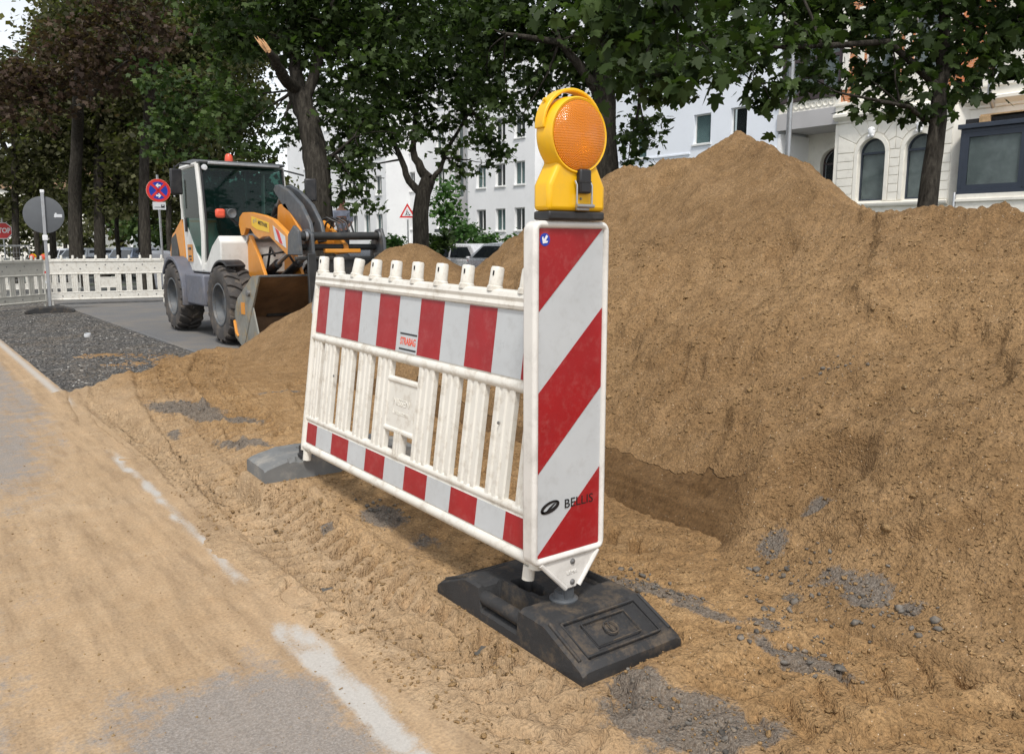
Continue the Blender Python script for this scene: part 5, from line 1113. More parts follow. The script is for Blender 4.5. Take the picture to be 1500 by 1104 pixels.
# ------------------------------------------------------------------ trees
MAPLE = np.array([(0, 0), (.16, -.06), (.36, -.04), (.26, .12), (.52, .20), (.40, .34), (.50, .58), (.22, .50), (.20, .74), (0, 1.0), (-.20, .74), (-.22, .50), (-.50, .58), (-.40, .34), (-.52, .20), (-.26, .12), (-.36, -.04), (-.16, -.06)])
MID = np.array([(0, 0), (.42, .02), (.34, .30), (.48, .60), (.16, .58), (0, 1.0), (-.16, .58), (-.48, .60), (-.34, .30), (-.42, .02)])
KITE = np.array([(0, 0), (.45, .42), (0, 1.0), (-.45, .42)])
def leaves(name, P, size, tmpl, mat, parent, seed, droop=.55, tone=None):
    rs = np.random.RandomState(seed); n = len(P); k = len(tmpl)
    s = size * (.6 + .75 * rs.rand(n)); yaw = rs.rand(n) * 2 * PI; pitch = -droop + .75 * rs.randn(n) * .8; roll = .55 * rs.randn(n)
    x = tmpl[:, 0][None] * s[:, None]; y = tmpl[:, 1][None] * s[:, None]; z = -np.abs(tmpl[:, 0][None]) * s[:, None] * .22 - (tmpl[:, 1][None] ** 2) * s[:, None] * .12
    c, q = np.cos(roll)[:, None], np.sin(roll)[:, None]; x, z = x * c + z * q, -x * q + z * c
    c, q = np.cos(pitch)[:, None], np.sin(pitch)[:, None]; y, z = y * c - z * q, y * q + z * c
    c, q = np.cos(yaw)[:, None], np.sin(yaw)[:, None]; x, y = x * c - y * q, x * q + y * c
    V = np.stack([x, y, z], -1) + P[:, None]; Fc = (np.arange(n) * k)[:, None] + np.arange(k)[None]
    t = rs.rand(n) ** 1.6 if tone is None else np.clip(tone + .35 * (rs.rand(n) - .5), 0, 1)
    me = np_mesh(name, V.reshape(-1, 3), Fc, mat, False, {'tone': np.repeat(t, k)}); return link(name, me, parent)
def blob_points(blobs, rs, dens, leaf, cl=14, spread=.16):
    out = []; tn = []
    for c, r, *rest in blobs:
        w = rest[0] if rest else 1.0; rx, ry, rz = (r, r, r * .8) if not isinstance(r, tuple) else r
        n = int(dens * w * PI * rx * max(rz, .3) / (.5 * leaf * leaf)); nc = max(3, n // cl)
        d = rs.randn(nc, 3); d /= np.linalg.norm(d, axis=1)[:, None]; rad = rs.rand(nc, 1) ** .45 * (1 + .22 * rs.randn(nc, 1) * .6)
        cc = d * rad * np.array([rx, ry, rz]) + np.array(c)
        sp = spread * (.5 + rs.rand(nc, 1, 1)); pts = cc[:, None] + rs.randn(nc, cl, 3) * sp * np.array([1, 1, .5]); out.append(pts.reshape(-1, 3)); tn.append(np.repeat(rs.rand(nc), cl))
    return np.vstack(out), np.concatenate(tn)
def curve(p0, p1, k=5, bend=.12, rs=random):
    p0, p1 = Vector(p0), Vector(p1); d = (p1 - p0); L = d.length; a = Vector((rs.uniform(-1, 1), rs.uniform(-1, 1), rs.uniform(-.3, 1))) * L * bend
    return [p0 + d * (i / k) + a * math.sin(PI * i / k) + Vector((rs.uniform(-1, 1), rs.uniform(-1, 1), rs.uniform(-1, 1))) * L * .015 for i in range(k + 1)]
def tree(label, base, trunk, r0, r1, blobs, leaf, dens, tmpl, mat, seed, limbs=(), kind='maple_tree', group='maple trees along the street', mats2=None, spread=.16, cl=14, bl=True):
    dens = dens * (2.0 if len(tmpl) > 12 else 2.4 if len(tmpl) > 6 else 3.4)
    """trunk: world points from base up; limbs: list of (polyline, r0, r1); blobs: (centre, radius[, weight])"""
    rnd = random.Random(seed); rs = np.random.RandomState(seed)
    t = thing(kind, label, 'tree', base, group=group); B = Vector(base)
    pts = [Vector(base)] + [Vector(p) for p in trunk]
    fine = []
    for a, b in zip(pts[:-1], pts[1:]):
        for i in range(4): fine.append(a.lerp(b, i / 4) + (Vector((rnd.uniform(-1, 1), rnd.uniform(-1, 1), 0)) * r0 * .10 if fine else Vector()))
    fine.append(pts[-1]); k = len(fine)
    rr = [r0 * (1.35 if i == 0 else 1.1 if i == 1 else 1) * (1 - i / (k - 1)) + r1 * i / (k - 1) for i in range(k)]
    MB().tube([p - B for p in fine], rr, 14).obj('trunk', 'bark', t, smooth=60)
    ends = [(pts[-1], r1)]
    for pl, a, b in limbs:
        P = [Vector(q) for q in pl]; f2 = []
        for u, v in zip(P[:-1], P[1:]):
            for i in range(3): f2.append(u.lerp(v, i / 3) + Vector((rnd.uniform(-1, 1), rnd.uniform(-1, 1), rnd.uniform(-1, 1))) * a * .25)
        f2[0] = P[0]; f2.append(P[-1]); k = len(f2)
        MB().tube([p - B for p in f2], [a + (b - a) * i / (k - 1) for i in range(k)], 10).obj('limb', 'bark', t, smooth=60); ends.append((P[-1], b)); ends.append((f2[k // 2], (a + b) / 2))
    if bl:
        tw = MB()
        for c, r, *_ in blobs:
            c = Vector(c); e, er = min(ends, key=lambda q: (q[0] - c).length); q = curve(e - B, c - B, 5, .10, rnd); L = (c - e).length
            a = min(er * .6, .012 + .012 * L); tw.tube(q, [a + (.006 - a) * i / 5 for i in range(6)], 6, False)
            R_ = r if not isinstance(r, tuple) else r[0]
            for _ in range(3):
                d = c + Vector((rnd.uniform(-1, 1), rnd.uniform(-1, 1), rnd.uniform(-.7, .7))) * R_ * .8; q = curve(c - B, d - B, 3, .15, rnd); tw.tube(q, [.009, .008, .006, .004], 5, False)
        tw.obj('branches', 'bark', t, smooth=60)['kind'] = 'stuff'
    P, tn = blob_points(blobs, rs, dens, leaf, cl, spread); P = P - np.array(base)
    cr = leaves('crown', P, leaf, tmpl, mat, t, seed, tone=tn); cr['kind'] = 'stuff'
    return t
def pb(lst, D0):
    """blob list written as (px, py, radius in px[, weight[, distance]])"""
    o = []
    for q in lst:
        px, py, r = q[:3]; w = q[3] if len(q) > 3 else 1; D = q[4] if len(q) > 4 else D0; o.append((tuple(iD(px, py, D)), r * D / F, w))
    return o
def ground_pt(px, D): c = iD(px, 357, D); return (c[0], c[1], gz(c[0], c[1]))

# young maple at the right, in front of the villa
D = 9.9; b = ground_pt(1362, D)
tree('young maple with a slim dark trunk in front of the cream villa at right', b, [iD(1358, 300, D), iD(1372, 190, D), iD(1378, 130, D), iD(1385, 40, D), iD(1390, -120, D)], .130, .05,
     pb([(1010, 70, 62, 1, 8.6), (1075, 40, 60, 1, 8.8), (1095, 85, 42, 1, 9), (1110, 125, 26, 1, 9), (1127, 147, 10, 1, 9), (1170, 70, 52, 1, 9.2), (1190, 115, 34, 1, 9.4), (1225, 70, 55), (1262, 110, 42), (1285, 148, 24), (1325, 150, 18), (1318, 110, 46), (1352, 165, 9), (1375, 70, 60, .9),
         (1430, 70, 46), (1455, 105, 24, .8), (1490, 70, 44), (1425, 128, 12, .6), (1395, 120, 30, .7), (1500, 20, 70), (1560, 80, 70), (1400, 10, 80), (1300, 20, 80), (1200, 10, 80), (1110, 0, 75), (1020, 5, 70), (1265, -90, 130), (1420, -110, 140), (1120, -110, 110), (1550, -60, 120), (1340, -250, 150), (1200, -250, 130)], D),
     .125, 1.15, MAPLE, 'leaf', 41, limbs=[([iD(1352, 175, D), iD(1330, 155, D - .3), iD(1290, 150, D - .6)], .03, .012), ([iD(1372, 190, D), iD(1352, 165, D), iD(1300, 150, 9.5), iD(1225, 135, 9.3)], .028, .012), ([iD(1378, 130, D), iD(1300, 60, 9.6), iD(1150, 70, 9.1), iD(1050, 60, 8.8)], .045, .015), ([iD(1380, 110, D), iD(1450, 60, 10), iD(1520, 20, 10.4)], .04, .015)])
# thick trunk behind the warning lamp
D = 14.5; b = ground_pt(885, D)
tree('thick dark maple trunk standing right behind the warning lamp', b, [iD(885, 262, D), iD(885, 150, D), iD(880, 40, D), iD(870, -120, D)], .27, .14,
     pb([(935, 175, 22), (925, 210, 22), (945, 200, 16), (920, 240, 12), (945, 185, 20, 1, 13.5), (870, 90, 60), (820, 70, 60), (930, 100, 50, 1, 12), (960, 60, 60, 1, 11), (900, 30, 80), (780, 40, 70), (730, 60, 60), (715, 110, 45), (745, 150, 32), (780, 120, 40), (760, 175, 20, .8), (690, 40, 60), (820, -20, 90), (900, -60, 110), (740, -60, 100), (990, -40, 90, 1, 12), (830, -200, 150), (960, -180, 130, 1, 13)], D),
     .125, 1.2, MID, 'leaf', 42, limbs=[([iD(885, 150, D), iD(820, 60, D - .5), iD(740, 50, D - 1)], .10, .03), ([iD(882, 100, D), iD(940, 50, D - 1.5), iD(1000, -20, D - 2.5)], .09, .03)])
# overhanging boughs with large leaves, nearer the camera
D = 7.2; b = (-2.2, 11.5, gz(-2.2, 11.5))
bigl = pb([(895, 35, 45), (950, 60, 40), (985, 95, 32), (930, 100, 34), (960, 20, 50), (1010, 30, 45), (880, 70, 30), (840, 30, 40), (1040, 85, 28), (1000, 125, 18, .8), (960, 125, 20, .9), (900, -40, 70), (1010, -40, 70)], D)
P, tn = blob_points(bigl, np.random.RandomState(5), 1.7, .13, 10, .15)
ov = thing('maple_bough', 'dark overhanging maple bough with the largest leaves, above and right of the lamp', 'tree branch', tuple(iD(960, -420, D)), group=None)
MB().tube([Vector(iD(px, py, d)) - ov.location for px, py, d in ((1000, -420, 8.5), (985, -250, 8.0), (970, -100, 7.5), (960, 20, 7.2), (945, 90, 7.1))], [.07, .055, .035, .02, .008], 10).obj('limb', 'bark', ov, smooth=60)
for e in ((890, 40), (1010, 40), (985, 110), (870, 80), (1040, 80)):
    MB().tube([q - ov.location for q in curve(iD(965, -40, 7.4), iD(*e, 7.2), 5, .12)], [.018, .016, .013, .010, .007, .004], 6).obj('twig', 'bark', ov, smooth=60)
leaves('leaf_cluster', P - np.array(ov.location), .13, MAPLE, 'leaf', ov, 9, tone=tn)['kind'] = 'stuff'
# forked young maple in front of the white block
D = 19.6; b = ground_pt(617, D)
tree('slender maple forking low in front of the white apartment block', b, [iD(616, 320, D), iD(620, 282, D), iD(628, 262, D)], .20, .17,
     pb([(560, 150, 60), (600, 130, 50), (650, 130, 60), (700, 150, 45), (530, 190, 40), (505, 215, 34), (560, 200, 32), (600, 175, 36), (640, 185, 30, .7), (660, 215, 20, .7), (700, 195, 34), (725, 220, 20), (712, 238, 9), (680, 250, 10, .8), (670, 235, 12, .7), (740, 225, 10), (515, 245, 20, .8), (645, 60, 80), (560, 70, 80), (720, 90, 60), (480, 140, 60), (600, -30, 110), (700, 0, 90), (500, 20, 90)], D),
     .135, 1.1, MID, 'leaf', 43, limbs=[([iD(618, 285, D), iD(600, 265, D), iD(588, 235, D), iD(575, 200, D), iD(555, 150, D)], .10, .04), ([iD(628, 262, D), iD(612, 240, D), iD(603, 215, D), iD(612, 150, D)], .13, .04), ([iD(630, 265, D), iD(645, 250, D), iD(655, 220, D), iD(690, 160, D)], .07, .03)])
# broken maple behind the loader
D = 14.6; b = ground_pt(470, D)
t = tree('big maple with a torn pale branch stub rising behind the loader', b, [iD(466, 250, D), iD(450, 170, D), iD(434, 130, D)], .245, .17,
     pb([(420, 40, 70), (480, 60, 60), (520, 110, 50), (510, 40, 60), (455, 10, 70), (540, 170, 32), (500, 160, 40), (525, 215, 28), (505, 250, 24), (522, 275, 17), (500, 285, 14, .8), (540, 240, 12, .7), (535, 300, 7, .6), (345, 60, 50), (350, 140, 46, .8), (390, 180, 36, .7), (340, 200, 40, .8), (420, 200, 30, .6), (380, 225, 20, .6), (330, 30, 60), (570, 90, 55), (580, 30, 60), (440, -80, 110), (340, -60, 100), (560, -70, 100), (450, -220, 140), (600, 200, 14, .5)], D),
     .125, 1.1, MID, 'leaf', 44, limbs=[([iD(434, 135, D), iD(415, 110, D - .6), iD(402, 88, D - 1.1), iD(394, 76, D - 1.3)], .12, .055), ([iD(436, 140, D), iD(432, 90, D), iD(426, 40, D), iD(430, -60, D)], .13, .06), ([iD(446, 160, D), iD(462, 100, D), iD(480, 40, D), iD(500, -40, D)], .11, .05), ([iD(466, 240, D), iD(490, 225, D), iD(520, 200, D - .3)], .05, .02)])
tt = Vector(b); spm = MB(); rq = random.Random(3); b0 = Vector(iD(393, 76, D - 1.32)) - tt
for k in range(9):
    o_ = Vector((rq.uniform(-.04, .04), rq.uniform(-.04, .04), rq.uniform(-.02, .02))); l_ = rq.uniform(.08, .30); e = b0 + o_ * 1.8 + (Vector(iD(376, 54, D - 1.4)) - tt - b0).normalized() * l_
    spm.tube([b0 + o_, (b0 + o_).lerp(e, .6) + o_ * .2, e], [.026, .016, .003], 5)
spm.obj('torn_stub', 'heartwood', t, smooth=0)
# sunlit hanging boughs left of the loader cab
D = 18; b = ground_pt(212, 24)
tree('maple with lighter drooping leaves left above the loader cab', b, [iD(211, 300, 24), iD(213, 200, 24), iD(225, 100, 23)], .17, .11,
     pb([(250, 155, 34), (232, 190, 26), (262, 185, 30), (285, 150, 34), (240, 225, 18, .9), (225, 215, 16, .8), (300, 190, 28, .8), (275, 225, 22, .7), (245, 120, 40, .9), (310, 130, 40)], D),
     .125, .9, MID, 'leaf_light', 45, limbs=[([iD(213, 200, 24), iD(240, 165, 21), iD(270, 160, 18.5)], .06, .02)])
# purple-leaved maple
D = 22; b = ground_pt(108, 30)
tree('purple leaved maple filling the upper left', b, [iD(110, 300, 30), iD(112, 200, 29), iD(118, 100, 26)], .26, .16,
     pb([(60, 110, 42, .8), (110, 90, 50), (160, 100, 46, .8), (205, 75, 40, .7), (30, 100, 36, .9), (20, 130, 34), (80, 145, 34, .6), (140, 140, 30, .5), (250, 60, 36, .6), (150, 40, 50, .8), (210, 30, 40, .7), (90, 60, 36, .7), (55, 175, 26, .5), (10, 170, 30, .7), (170, -30, 80), (-40, 120, 60)], D),
     .135, 1.15, MID, 'leaf_red', 46, limbs=[([iD(114, 160, 27), iD(160, 110, 24), iD(200, 80, 22)], .10, .04)])
# dark trunks of the avenue and their shaded crowns
rows = [(145, 33, 17, 0, 'thickest dark avenue trunk, at left in the gap behind the white fence'), (75, 44, 10, 3, 'dark avenue trunk just right of the round sign pole'), (52, 40, 8, 2, 'dark avenue trunk hidden behind the round grey sign'), (172, 36, 7, -2, 'thin leaning avenue trunk right of the thickest one'), (206, 37, 9, 0, 'dark avenue trunk left of the no stopping sign'), (247, 30, 9, 0, 'dark avenue trunk right of the no stopping sign'), (22, 32, 11, 1, 'dark avenue trunk near the left edge behind the stop sign'), (282, 34, 10, 0, 'avenue trunk hidden low behind the loader cab'), (330, 38, 10, 0, 'avenue tree rising behind the loader roof')]
cw = [(-55, 60, 55), (0, 80, 70), (55, 60, 60), (-50, 130, 55), (10, 140, 60), (60, 130, 50), (-30, 190, 50), (35, 195, 50), (0, 235, 42), (-60, 225, 36, .8), (60, 235, 34, .8), (-25, 272, 30, .9), (30, 275, 28, .9), (5, 300, 24, .8), (-50, 298, 22, .7), (50, 300, 22, .7), (0, 20, 80)]
for i, (px, D, wpx, lean, lab) in enumerate(rows):
    b = ground_pt(px, D); rs_ = random.Random(i + 60)
    k = 32 / D; bl = []
    for q in cw:
        w = q[3] if len(q) > 3 else 1
        e = (px + q[0] * k + rs_.uniform(-18, 18), q[1] + rs_.uniform(-22, 22), q[2] * (.8 + .35 * rs_.random()), w)
        if e[0] - e[2] * .5 < 60 and e[1] - e[2] * .5 < 45: continue
        bl.append(e)
    tree(lab, b, [iD(px + lean * .5, 330, D), iD(px - lean, 250, D), iD(px - lean * 2, 120, D)], wpx * D / F / 2, wpx * D / F / 3.2, pb(bl, D), .19, .95, KITE, 'leaf_far', 60 + i, spread=.28, cl=16, bl=False,
         limbs=[([iD(px - lean, 250, D), iD(px + 25 * k, 200, D), iD(px + 45 * k, 140, D)], wpx * D / F / 5, .04), ([iD(px - lean, 240, D), iD(px - 25 * k, 190, D), iD(px - 40 * k, 120, D)], wpx * D / F / 5, .04)])
# a yellowing crown in the top left corner and the far green screen
D = 40; b = ground_pt(-30, D)
tree('yellowing crown at the top left corner against the sky', b, [iD(-25, 200, D), iD(-10, 100, D)], .28, .2, pb([(62, 45, 26, .7), (90, 20, 34, .8), (30, 95, 26, .7), (70, 70, 30), (-20, 130, 50), (5, 110, 30, .7), (110, 20, 50), (60, -20, 40, .7), (-40, 20, 35, .5)], D), .26, .9, KITE, 'leaf_yellow', 80, spread=.3, cl=16, bl=False)
for i, (px, D, py, r, m, lab) in enumerate([(205, 60, 325, 34, 'leaf_light', 'bright green far tree in the gap right of the avenue trunks'), (178, 70, 330, 26, 'leaf_yellow', 'small yellow-green far tree between two trunks'), (240, 62, 335, 30, 'leaf_light', 'far green tree behind the no stopping sign post'), (120, 75, 345, 24, 'leaf_far', 'dark far shrubbery behind the white street sign'), (95, 80, 325, 24, 'leaf_far', 'dark far tree left of the street sign'), (20, 60, 330, 40, 'leaf_far', 'dark far tree behind the stop sign'), (60, 70, 320, 30, 'leaf_far', 'dark far tree behind the round sign'), (290, 60, 320, 40, 'leaf_far', 'far dark tree behind the loader cab'), (345, 62, 315, 45, 'leaf_far', 'far dark tree behind the loader windscreen'), (400, 64, 310, 45, 'leaf_far', 'far dark tree behind the loader mirror'), (150, 66, 300, 40, 'leaf_far', 'far dark tree behind the thickest trunk')]):
    b = ground_pt(px, D)
    tree(lab, b, [iD(px, 345, D), iD(px, py - r * .3, D)], .22, .1, pb([(px + dx * r, py + dy * r, r * .62) for dx, dy in ((0, -.5), (-.6, .1), (.6, .1), (-.3, .55), (.35, .6), (0, .0), (-.5, -.7), (.5, -.7))], D), .40, .8, KITE, m, 90 + i, kind='far_tree', group='far trees closing the avenue', spread=.5, cl=16, bl=False)
# shrubs and hedges before the white houses
def shrub(label, px, D, py_top, rpx, mat='leaf_shrub', seed=1, leaf=.16, n=7, col=None):
    b = ground_pt(px, D); rs_ = random.Random(seed); bl = []
    y0 = 362
    for i in range(n):
        f_ = i / max(1, n - 1); bl.append((px + rs_.uniform(-.55, .55) * rpx, y0 + (py_top + rpx * .4 - y0) * f_, rpx * (.62 - .18 * f_)))
    t = thing('shrub', label, 'shrub', b, group='shrubs before the white houses'); P, tn = blob_points(pb(bl, D), np.random.RandomState(seed), 3.0, leaf, 12, .14)
    for k in range(4):
        q = iD(px + rs_.uniform(-.4, .4) * rpx, (py_top + 357) / 2, D); MB().tube(curve((rs_.uniform(-.15, .15), rs_.uniform(-.15, .15), 0), Vector(q) - Vector(b), 5, .1, rs_), [.035, .03, .025, .02, .015, .01], 6).obj('stem', 'bark', t, smooth=60)
    leaves('foliage', P - np.array(b), leaf, MID if D < 30 else KITE, mat, t, seed, .3, tn)['kind'] = 'stuff'
shrub('tall loose leafy shrub right of the forked maple', 658, 30, 256, 36, seed=101, n=11)
shrub('broad dark bush at the foot of the tall shrub', 645, 27, 335, 26, 'leaf', seed=102)
shrub('rounded bright bush right of the fork carrier', 572, 25, 345, 20, seed=103, leaf=.12)
shrub('low bright bush under the windows of the white block', 712, 30, 338, 20, seed=104, leaf=.13)
shrub('loose bush under the leftmost of the three windows', 695, 31, 328, 14, seed=105, leaf=.13)
shrub('low bush beside the beacon frame under the right window', 752, 29, 343, 14, seed=106, leaf=.13)
shrub('dark leafy bush left of the no stopping post', 250, 34, 345, 18, 'leaf', seed=107)
c0 = iD(640, 357, 33); c1 = iD(782, 357, 26)
hd = thing('hedge', 'long low dark hedge running before the white block', 'hedge', (c0[0], c0[1], gz(c0[0], c0[1])))
L_ = math.hypot(c1[1] - c0[1], c1[0] - c0[0]); rsn = np.random.RandomState(4); n = 5000; tq = rsn.rand(n, 1); P = np.array([[c0[0], c0[1]]]) * (1 - tq) + np.array([[c1[0], c1[1]]]) * tq + (rsn.rand(n, 2) - .5) * .7
P = np.hstack([P - np.array([[c0[0], c0[1]]]), 1.25 * rsn.rand(n, 1) ** .5]); leaves('foliage', P, .12, KITE, 'leaf', hd, 5)['kind'] = 'stuff'

# ------------------------------------------------------------------ houses
XF = 30.0
def fy(px, py=337, x=XF): return ix(px, py, x)[1]
def fz(px, py, x=XF): return ix(px, py, x)[2]
def wall_holes(parent, x, y0, y1, z0, z1, holes, mat, depth=.22, name='wall', th=.3):
    """street-side wall in the plane x (facing -x) with real openings and reveals; holes: (ya,yb,za,zb)"""
    ys = sorted({y0, y1} | {h[0] for h in holes} | {h[1] for h in holes}); zs = sorted({z0, z1} | {h[2] for h in holes} | {h[3] for h in holes})
    ys = [q for q in ys if y0 - 1e-6 <= q <= y1 + 1e-6]; zs = [q for q in zs if z0 - 1e-6 <= q <= z1 + 1e-6]; m = MB()
    for a, b in zip(ys[:-1], ys[1:]):
        for c, d in zip(zs[:-1], zs[1:]):
            ym, zm = (a + b) / 2, (c + d) / 2
            if any(h[0] < ym < h[1] and h[2] < zm < h[3] for h in holes): continue
            m.add([(x, a, c), (x, b, c), (x, b, d), (x, a, d)], [(0, 1, 2, 3)])
    for a, b, c, d in holes:
        X = x + depth + .1; m.add([(x, a, c), (x, b, c), (x, b, d), (x, a, d), (X, a, c), (X, b, c), (X, b, d), (X, a, d)], [(0, 1, 5, 4), (1, 2, 6, 5), (2, 3, 7, 6), (3, 0, 4, 7)])
    m.add([(x, y0, z0), (x, y0, z1), (x + 9, y0, z1), (x + 9, y0, z0)], [(0, 1, 2, 3)]); m.add([(x, y1, z0), (x, y1, z1), (x + 9, y1, z1), (x + 9, y1, z0)], [(0, 1, 2, 3)])
    m.add([(x, y0, z1), (x, y1, z1), (x + 9, y1, z1), (x + 9, y0, z1)], [(0, 1, 2, 3)])
    return m.obj(name, mat, parent, world=True, smooth=0)
def window(parent, x, ya, yb, za, zb, fr='winframe', mull=1, sill=True, inner='dark', depth=.14, tilt=False, fw=.055, lab=None, transom=None):
    X = x + depth; m = MB(); m.bx(X, X + .06, ya, ya + fw, za, zb).bx(X, X + .06, yb - fw, yb, za, zb).bx(X + .001, X + .059, ya + fw, yb - fw, za, za + fw).bx(X + .001, X + .059, ya + fw, yb - fw, zb - fw, zb)
    for i in range(mull): yy = ya + (yb - ya) * (i + 1) / (mull + 1); m.bx(X - .002, X + .058, yy - fw * .55, yy + fw * .55, za + fw, zb - fw)
    if transom: m.bx(X - .002, X + .058, ya + fw, yb - fw, transom - fw / 2, transom + fw / 2)
    f = m.obj('window', fr, parent, world=True, smooth=0)
    if lab: f['label'] = lab
    def sub(mb, nm, mt): mb.v = [(a - parent.location.x, b - parent.location.y, c - parent.location.z) for a, b, c in mb.v]; return mb.obj(nm, mt, f, smooth=0)
    sub(MB().bx(X + .03, X + .036, ya + fw * .9, yb - fw * .9, za + fw * .9, zb - fw * .9), 'pane', 'winglass')
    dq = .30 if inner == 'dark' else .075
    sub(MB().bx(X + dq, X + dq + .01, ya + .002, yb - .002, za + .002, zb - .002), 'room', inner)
    if tilt: sub(MB().prism([(X + .055, ya + fw, za + fw), (X + .055, ya + fw * 2, za + fw), (X + .22, ya + fw * 2, zb - fw), (X + .22, ya + fw, zb - fw)], (0, .0, .0)) if False else MB().tube([(X + .0, (ya + yb) / 2, za + .1), (X + .2, (ya + yb) / 2 + .14, zb - .1)], .03, 4), 'tilted_sash', 'winframe')
    if sill: sub(MB().bx(x - .07, x + depth, ya - .06, yb + .06, za - .07, za - .002), 'sill', fr if fr == 'winframe' else 'stucco_cream')
    return f
rw = random.Random(12)
def rows_of(parent, x, cols, z_sills, w_, h_, y0, y1, z0, z1, mat, first=0):
    H_ = [(yc - w_ / 2, yc + w_ / 2, zs, zs + h_) for yc in cols for zs in z_sills]
    wall_holes(parent, x, y0, y1, z0, z1, H_, mat)
    for h in H_: window(parent, x, *h, mull=1 if w_ > .9 else 0, inner=rw.choice(['dark', 'dark', 'curtain', 'blind']) if h[2] < 9 else 'dark', tilt=rw.random() < .5, fw=.06)
AP = thing('apartment_building', 'long white rendered apartment block with rows of small windows behind the maples', 'building', (XF, fy(640), -.5))
zs = [fz(700, 339), 0]; st = fz(700, 276) - zs[0]; sills = [zs[0] + st * i for i in range(4)]; hw_ = 1.33
yA0, yB0, yC0, yC1 = fy(567, 337, XF - 1.6), fy(683), fy(683), fy(783)
rows_of(AP, XF - 1.6, [fy(p, 337, XF - 1.6) for p in (556, 538, 520, 500, 484, 468, 452)], sills, .95, hw_, yA0, fy(425, 337, XF - 1.6), -.6, 13.5, 'stucco_white')
rows_of(AP, XF + .3, [fy(604, 337, XF + .3), fy(646, 337, XF + .3)], [q + .25 for q in sills], 1.0, hw_, fy(668, 337, XF + .3), yA0 + 2.6, -.6, 13.5, 'stucco_white')
# stair tower strip with tall glazing
ya, yb = fy(684, 337, XF + .2), fy(667, 337, XF + .2)
wall_holes(AP, XF + .2, ya, yb, -.6, 13.5, [(ya + .35, ya + 1.05, 4.2, 12.5), (ya + 1.3, ya + 2.0, 4.2, 12.5)], 'stucco_grey', name='stair_wall')
for k in (0, 1): window(AP, XF + .2, ya + .35 + .95 * k, ya + 1.05 + .95 * k, 4.2, 12.5, mull=0, sill=False, inner='curtain')
MB().bx(XF - .9, XF + .2, ya - .2, ya + 2.2, 2.0, 2.2).obj('door_canopy', 'machgrey', AP, world=True); MB().bx(XF - .02, XF + .19, ya + .4, ya + 1.6, -.3, 1.9).obj('entrance_door', 'dark', AP, world=True)
rows_of(AP, XF, [fy(705), fy(733), fy(761)], sills, 1.02, hw_, yC1, yC0, -.6, 13.5, 'stucco_white')
for px, x in ((591, XF + .24), (685, XF - .06)): MB().tube([(x - .03, fy(px, 337, x), -.5), (x - .03, fy(px, 337, x), 13.4)], .055, 8).obj('downpipe', 'steel', AP, world=True)
ya, yb = fy(880), yC1 - .01
rows_of(AP, XF + .8, [fy(800, 300, XF + .8), fy(826, 300, XF + .8), fy(850, 300, XF + .8)], sills, 1.0, hw_, ya, yC1, -.6, 13.5, 'stucco_white')
# cool white house right of the trunk
WH = thing('white_house', 'smooth bluish white house behind the sand peak', 'building', (XF, fy(1040), -.5))
y0, y1 = fy(1139, 200), fy(884, 230) - .05
w1 = (fy(1041, 190), fy(1016, 190), fz(1018, 212), fz(1041, 165)); w2 = (fy(1094, 180), fy(1070, 180), fz(1080, 160) - 1.36, fz(1094, 155)); w3 = (fy(947, 225), fy(931, 225), fz(935, 232), fz(947, 200)); w4 = (fy(948, 138), fy(930, 138), fz(944, 143), fz(944, 143) + 1.3)
hh = [w1, w2, w3, w4] + [(a, b, c + 2.9 + (0 if c > 5.6 else .1), d + 2.9 + (0 if c > 5.6 else .1)) for a, b, c, d in (w1, w2)]
wall_holes(WH, XF, y0, y1, -.6, 14, hh, 'stucco_blue')
window(WH, XF, *w1, inner='blind', mull=0, lab='window with a pale turquoise blind'); window(WH, XF, *w2, inner='dark', mull=0, lab='dark open window'); window(WH, XF, *w3, inner='blind', mull=0); window(WH, XF, *w4, inner='blind', mull=0)
for h in hh[4:]: window(WH, XF, *h, inner='dark', mull=1)
for pa, pb_, z in ((884, 1011, None), (1095, 1137, None)):
    zq = fz(985, 227) if pa < 900 else fz(1120, 217); MB().bx(XF - .05, XF, fy(pb_, 215), fy(pa, 225) - .06, zq - .07, zq).obj('string_course', 'stucco_blue', WH, world=True, smooth=0)
M['render_low'] = M['stucco_blue']

# villa
VL = thing('villa', 'cream stucco villa with arched windows, banded stonework and orange brick upper storey', 'building', (XF, fy(1310, 200), -.5))
def vyz(px, py, x=XF): q = ix(px, py, x); return q[1], q[2]
yl = fy(1226, 240); yr = fy(1393, 240)            # left and right end of the flat front (y falls to the right)
zc = vyz(1225, 170)[1] ; zc = fz(1280, 168)
zsill = fz(1290, 296); 
def arch_wall(x, ya, yb, z0, z1, wins, mat, parent, name='wall', n=16):
    """wall from ya to yb with round-headed openings (yc, halfwidth, zbottom, zspring)"""
    m = MB(); xs_ = sorted(wins, key=lambda q: q[0]); cur = ya
    def quad(a, b, c, d): m.add([(x, a, c), (x, b, c), (x, b, d), (x, a, d)], [(0, 1, 2, 3)])
    for yc, h, zb, zs_ in xs_:
        quad(cur, yc - h, z0, z1); quad(yc - h, yc + h, z0, zb)
        A = [(yc + h * math.cos(t), zs_ + h * math.sin(t)) for t in np.linspace(PI, 0, n + 1)]
        for (a, b), (c, d) in zip(A[:-1], A[1:]): m.add([(x, a, b), (x, c, d), (x, c, z1), (x, a, z1)], [(0, 1, 2, 3)])
        R_ = [(yc - h, zb)] + A + [(yc + h, zb)]
        for (a, b), (c, d) in zip(R_, R_[1:] + R_[:1]): m.add([(x, a, b), (x, c, d), (x + .3, c, d), (x + .3, a, b)], [(0, 1, 2, 3)])
        cur = yc + h
    quad(cur, yb, z0, z1); return m.obj(name, mat, parent, world=True, smooth=0)
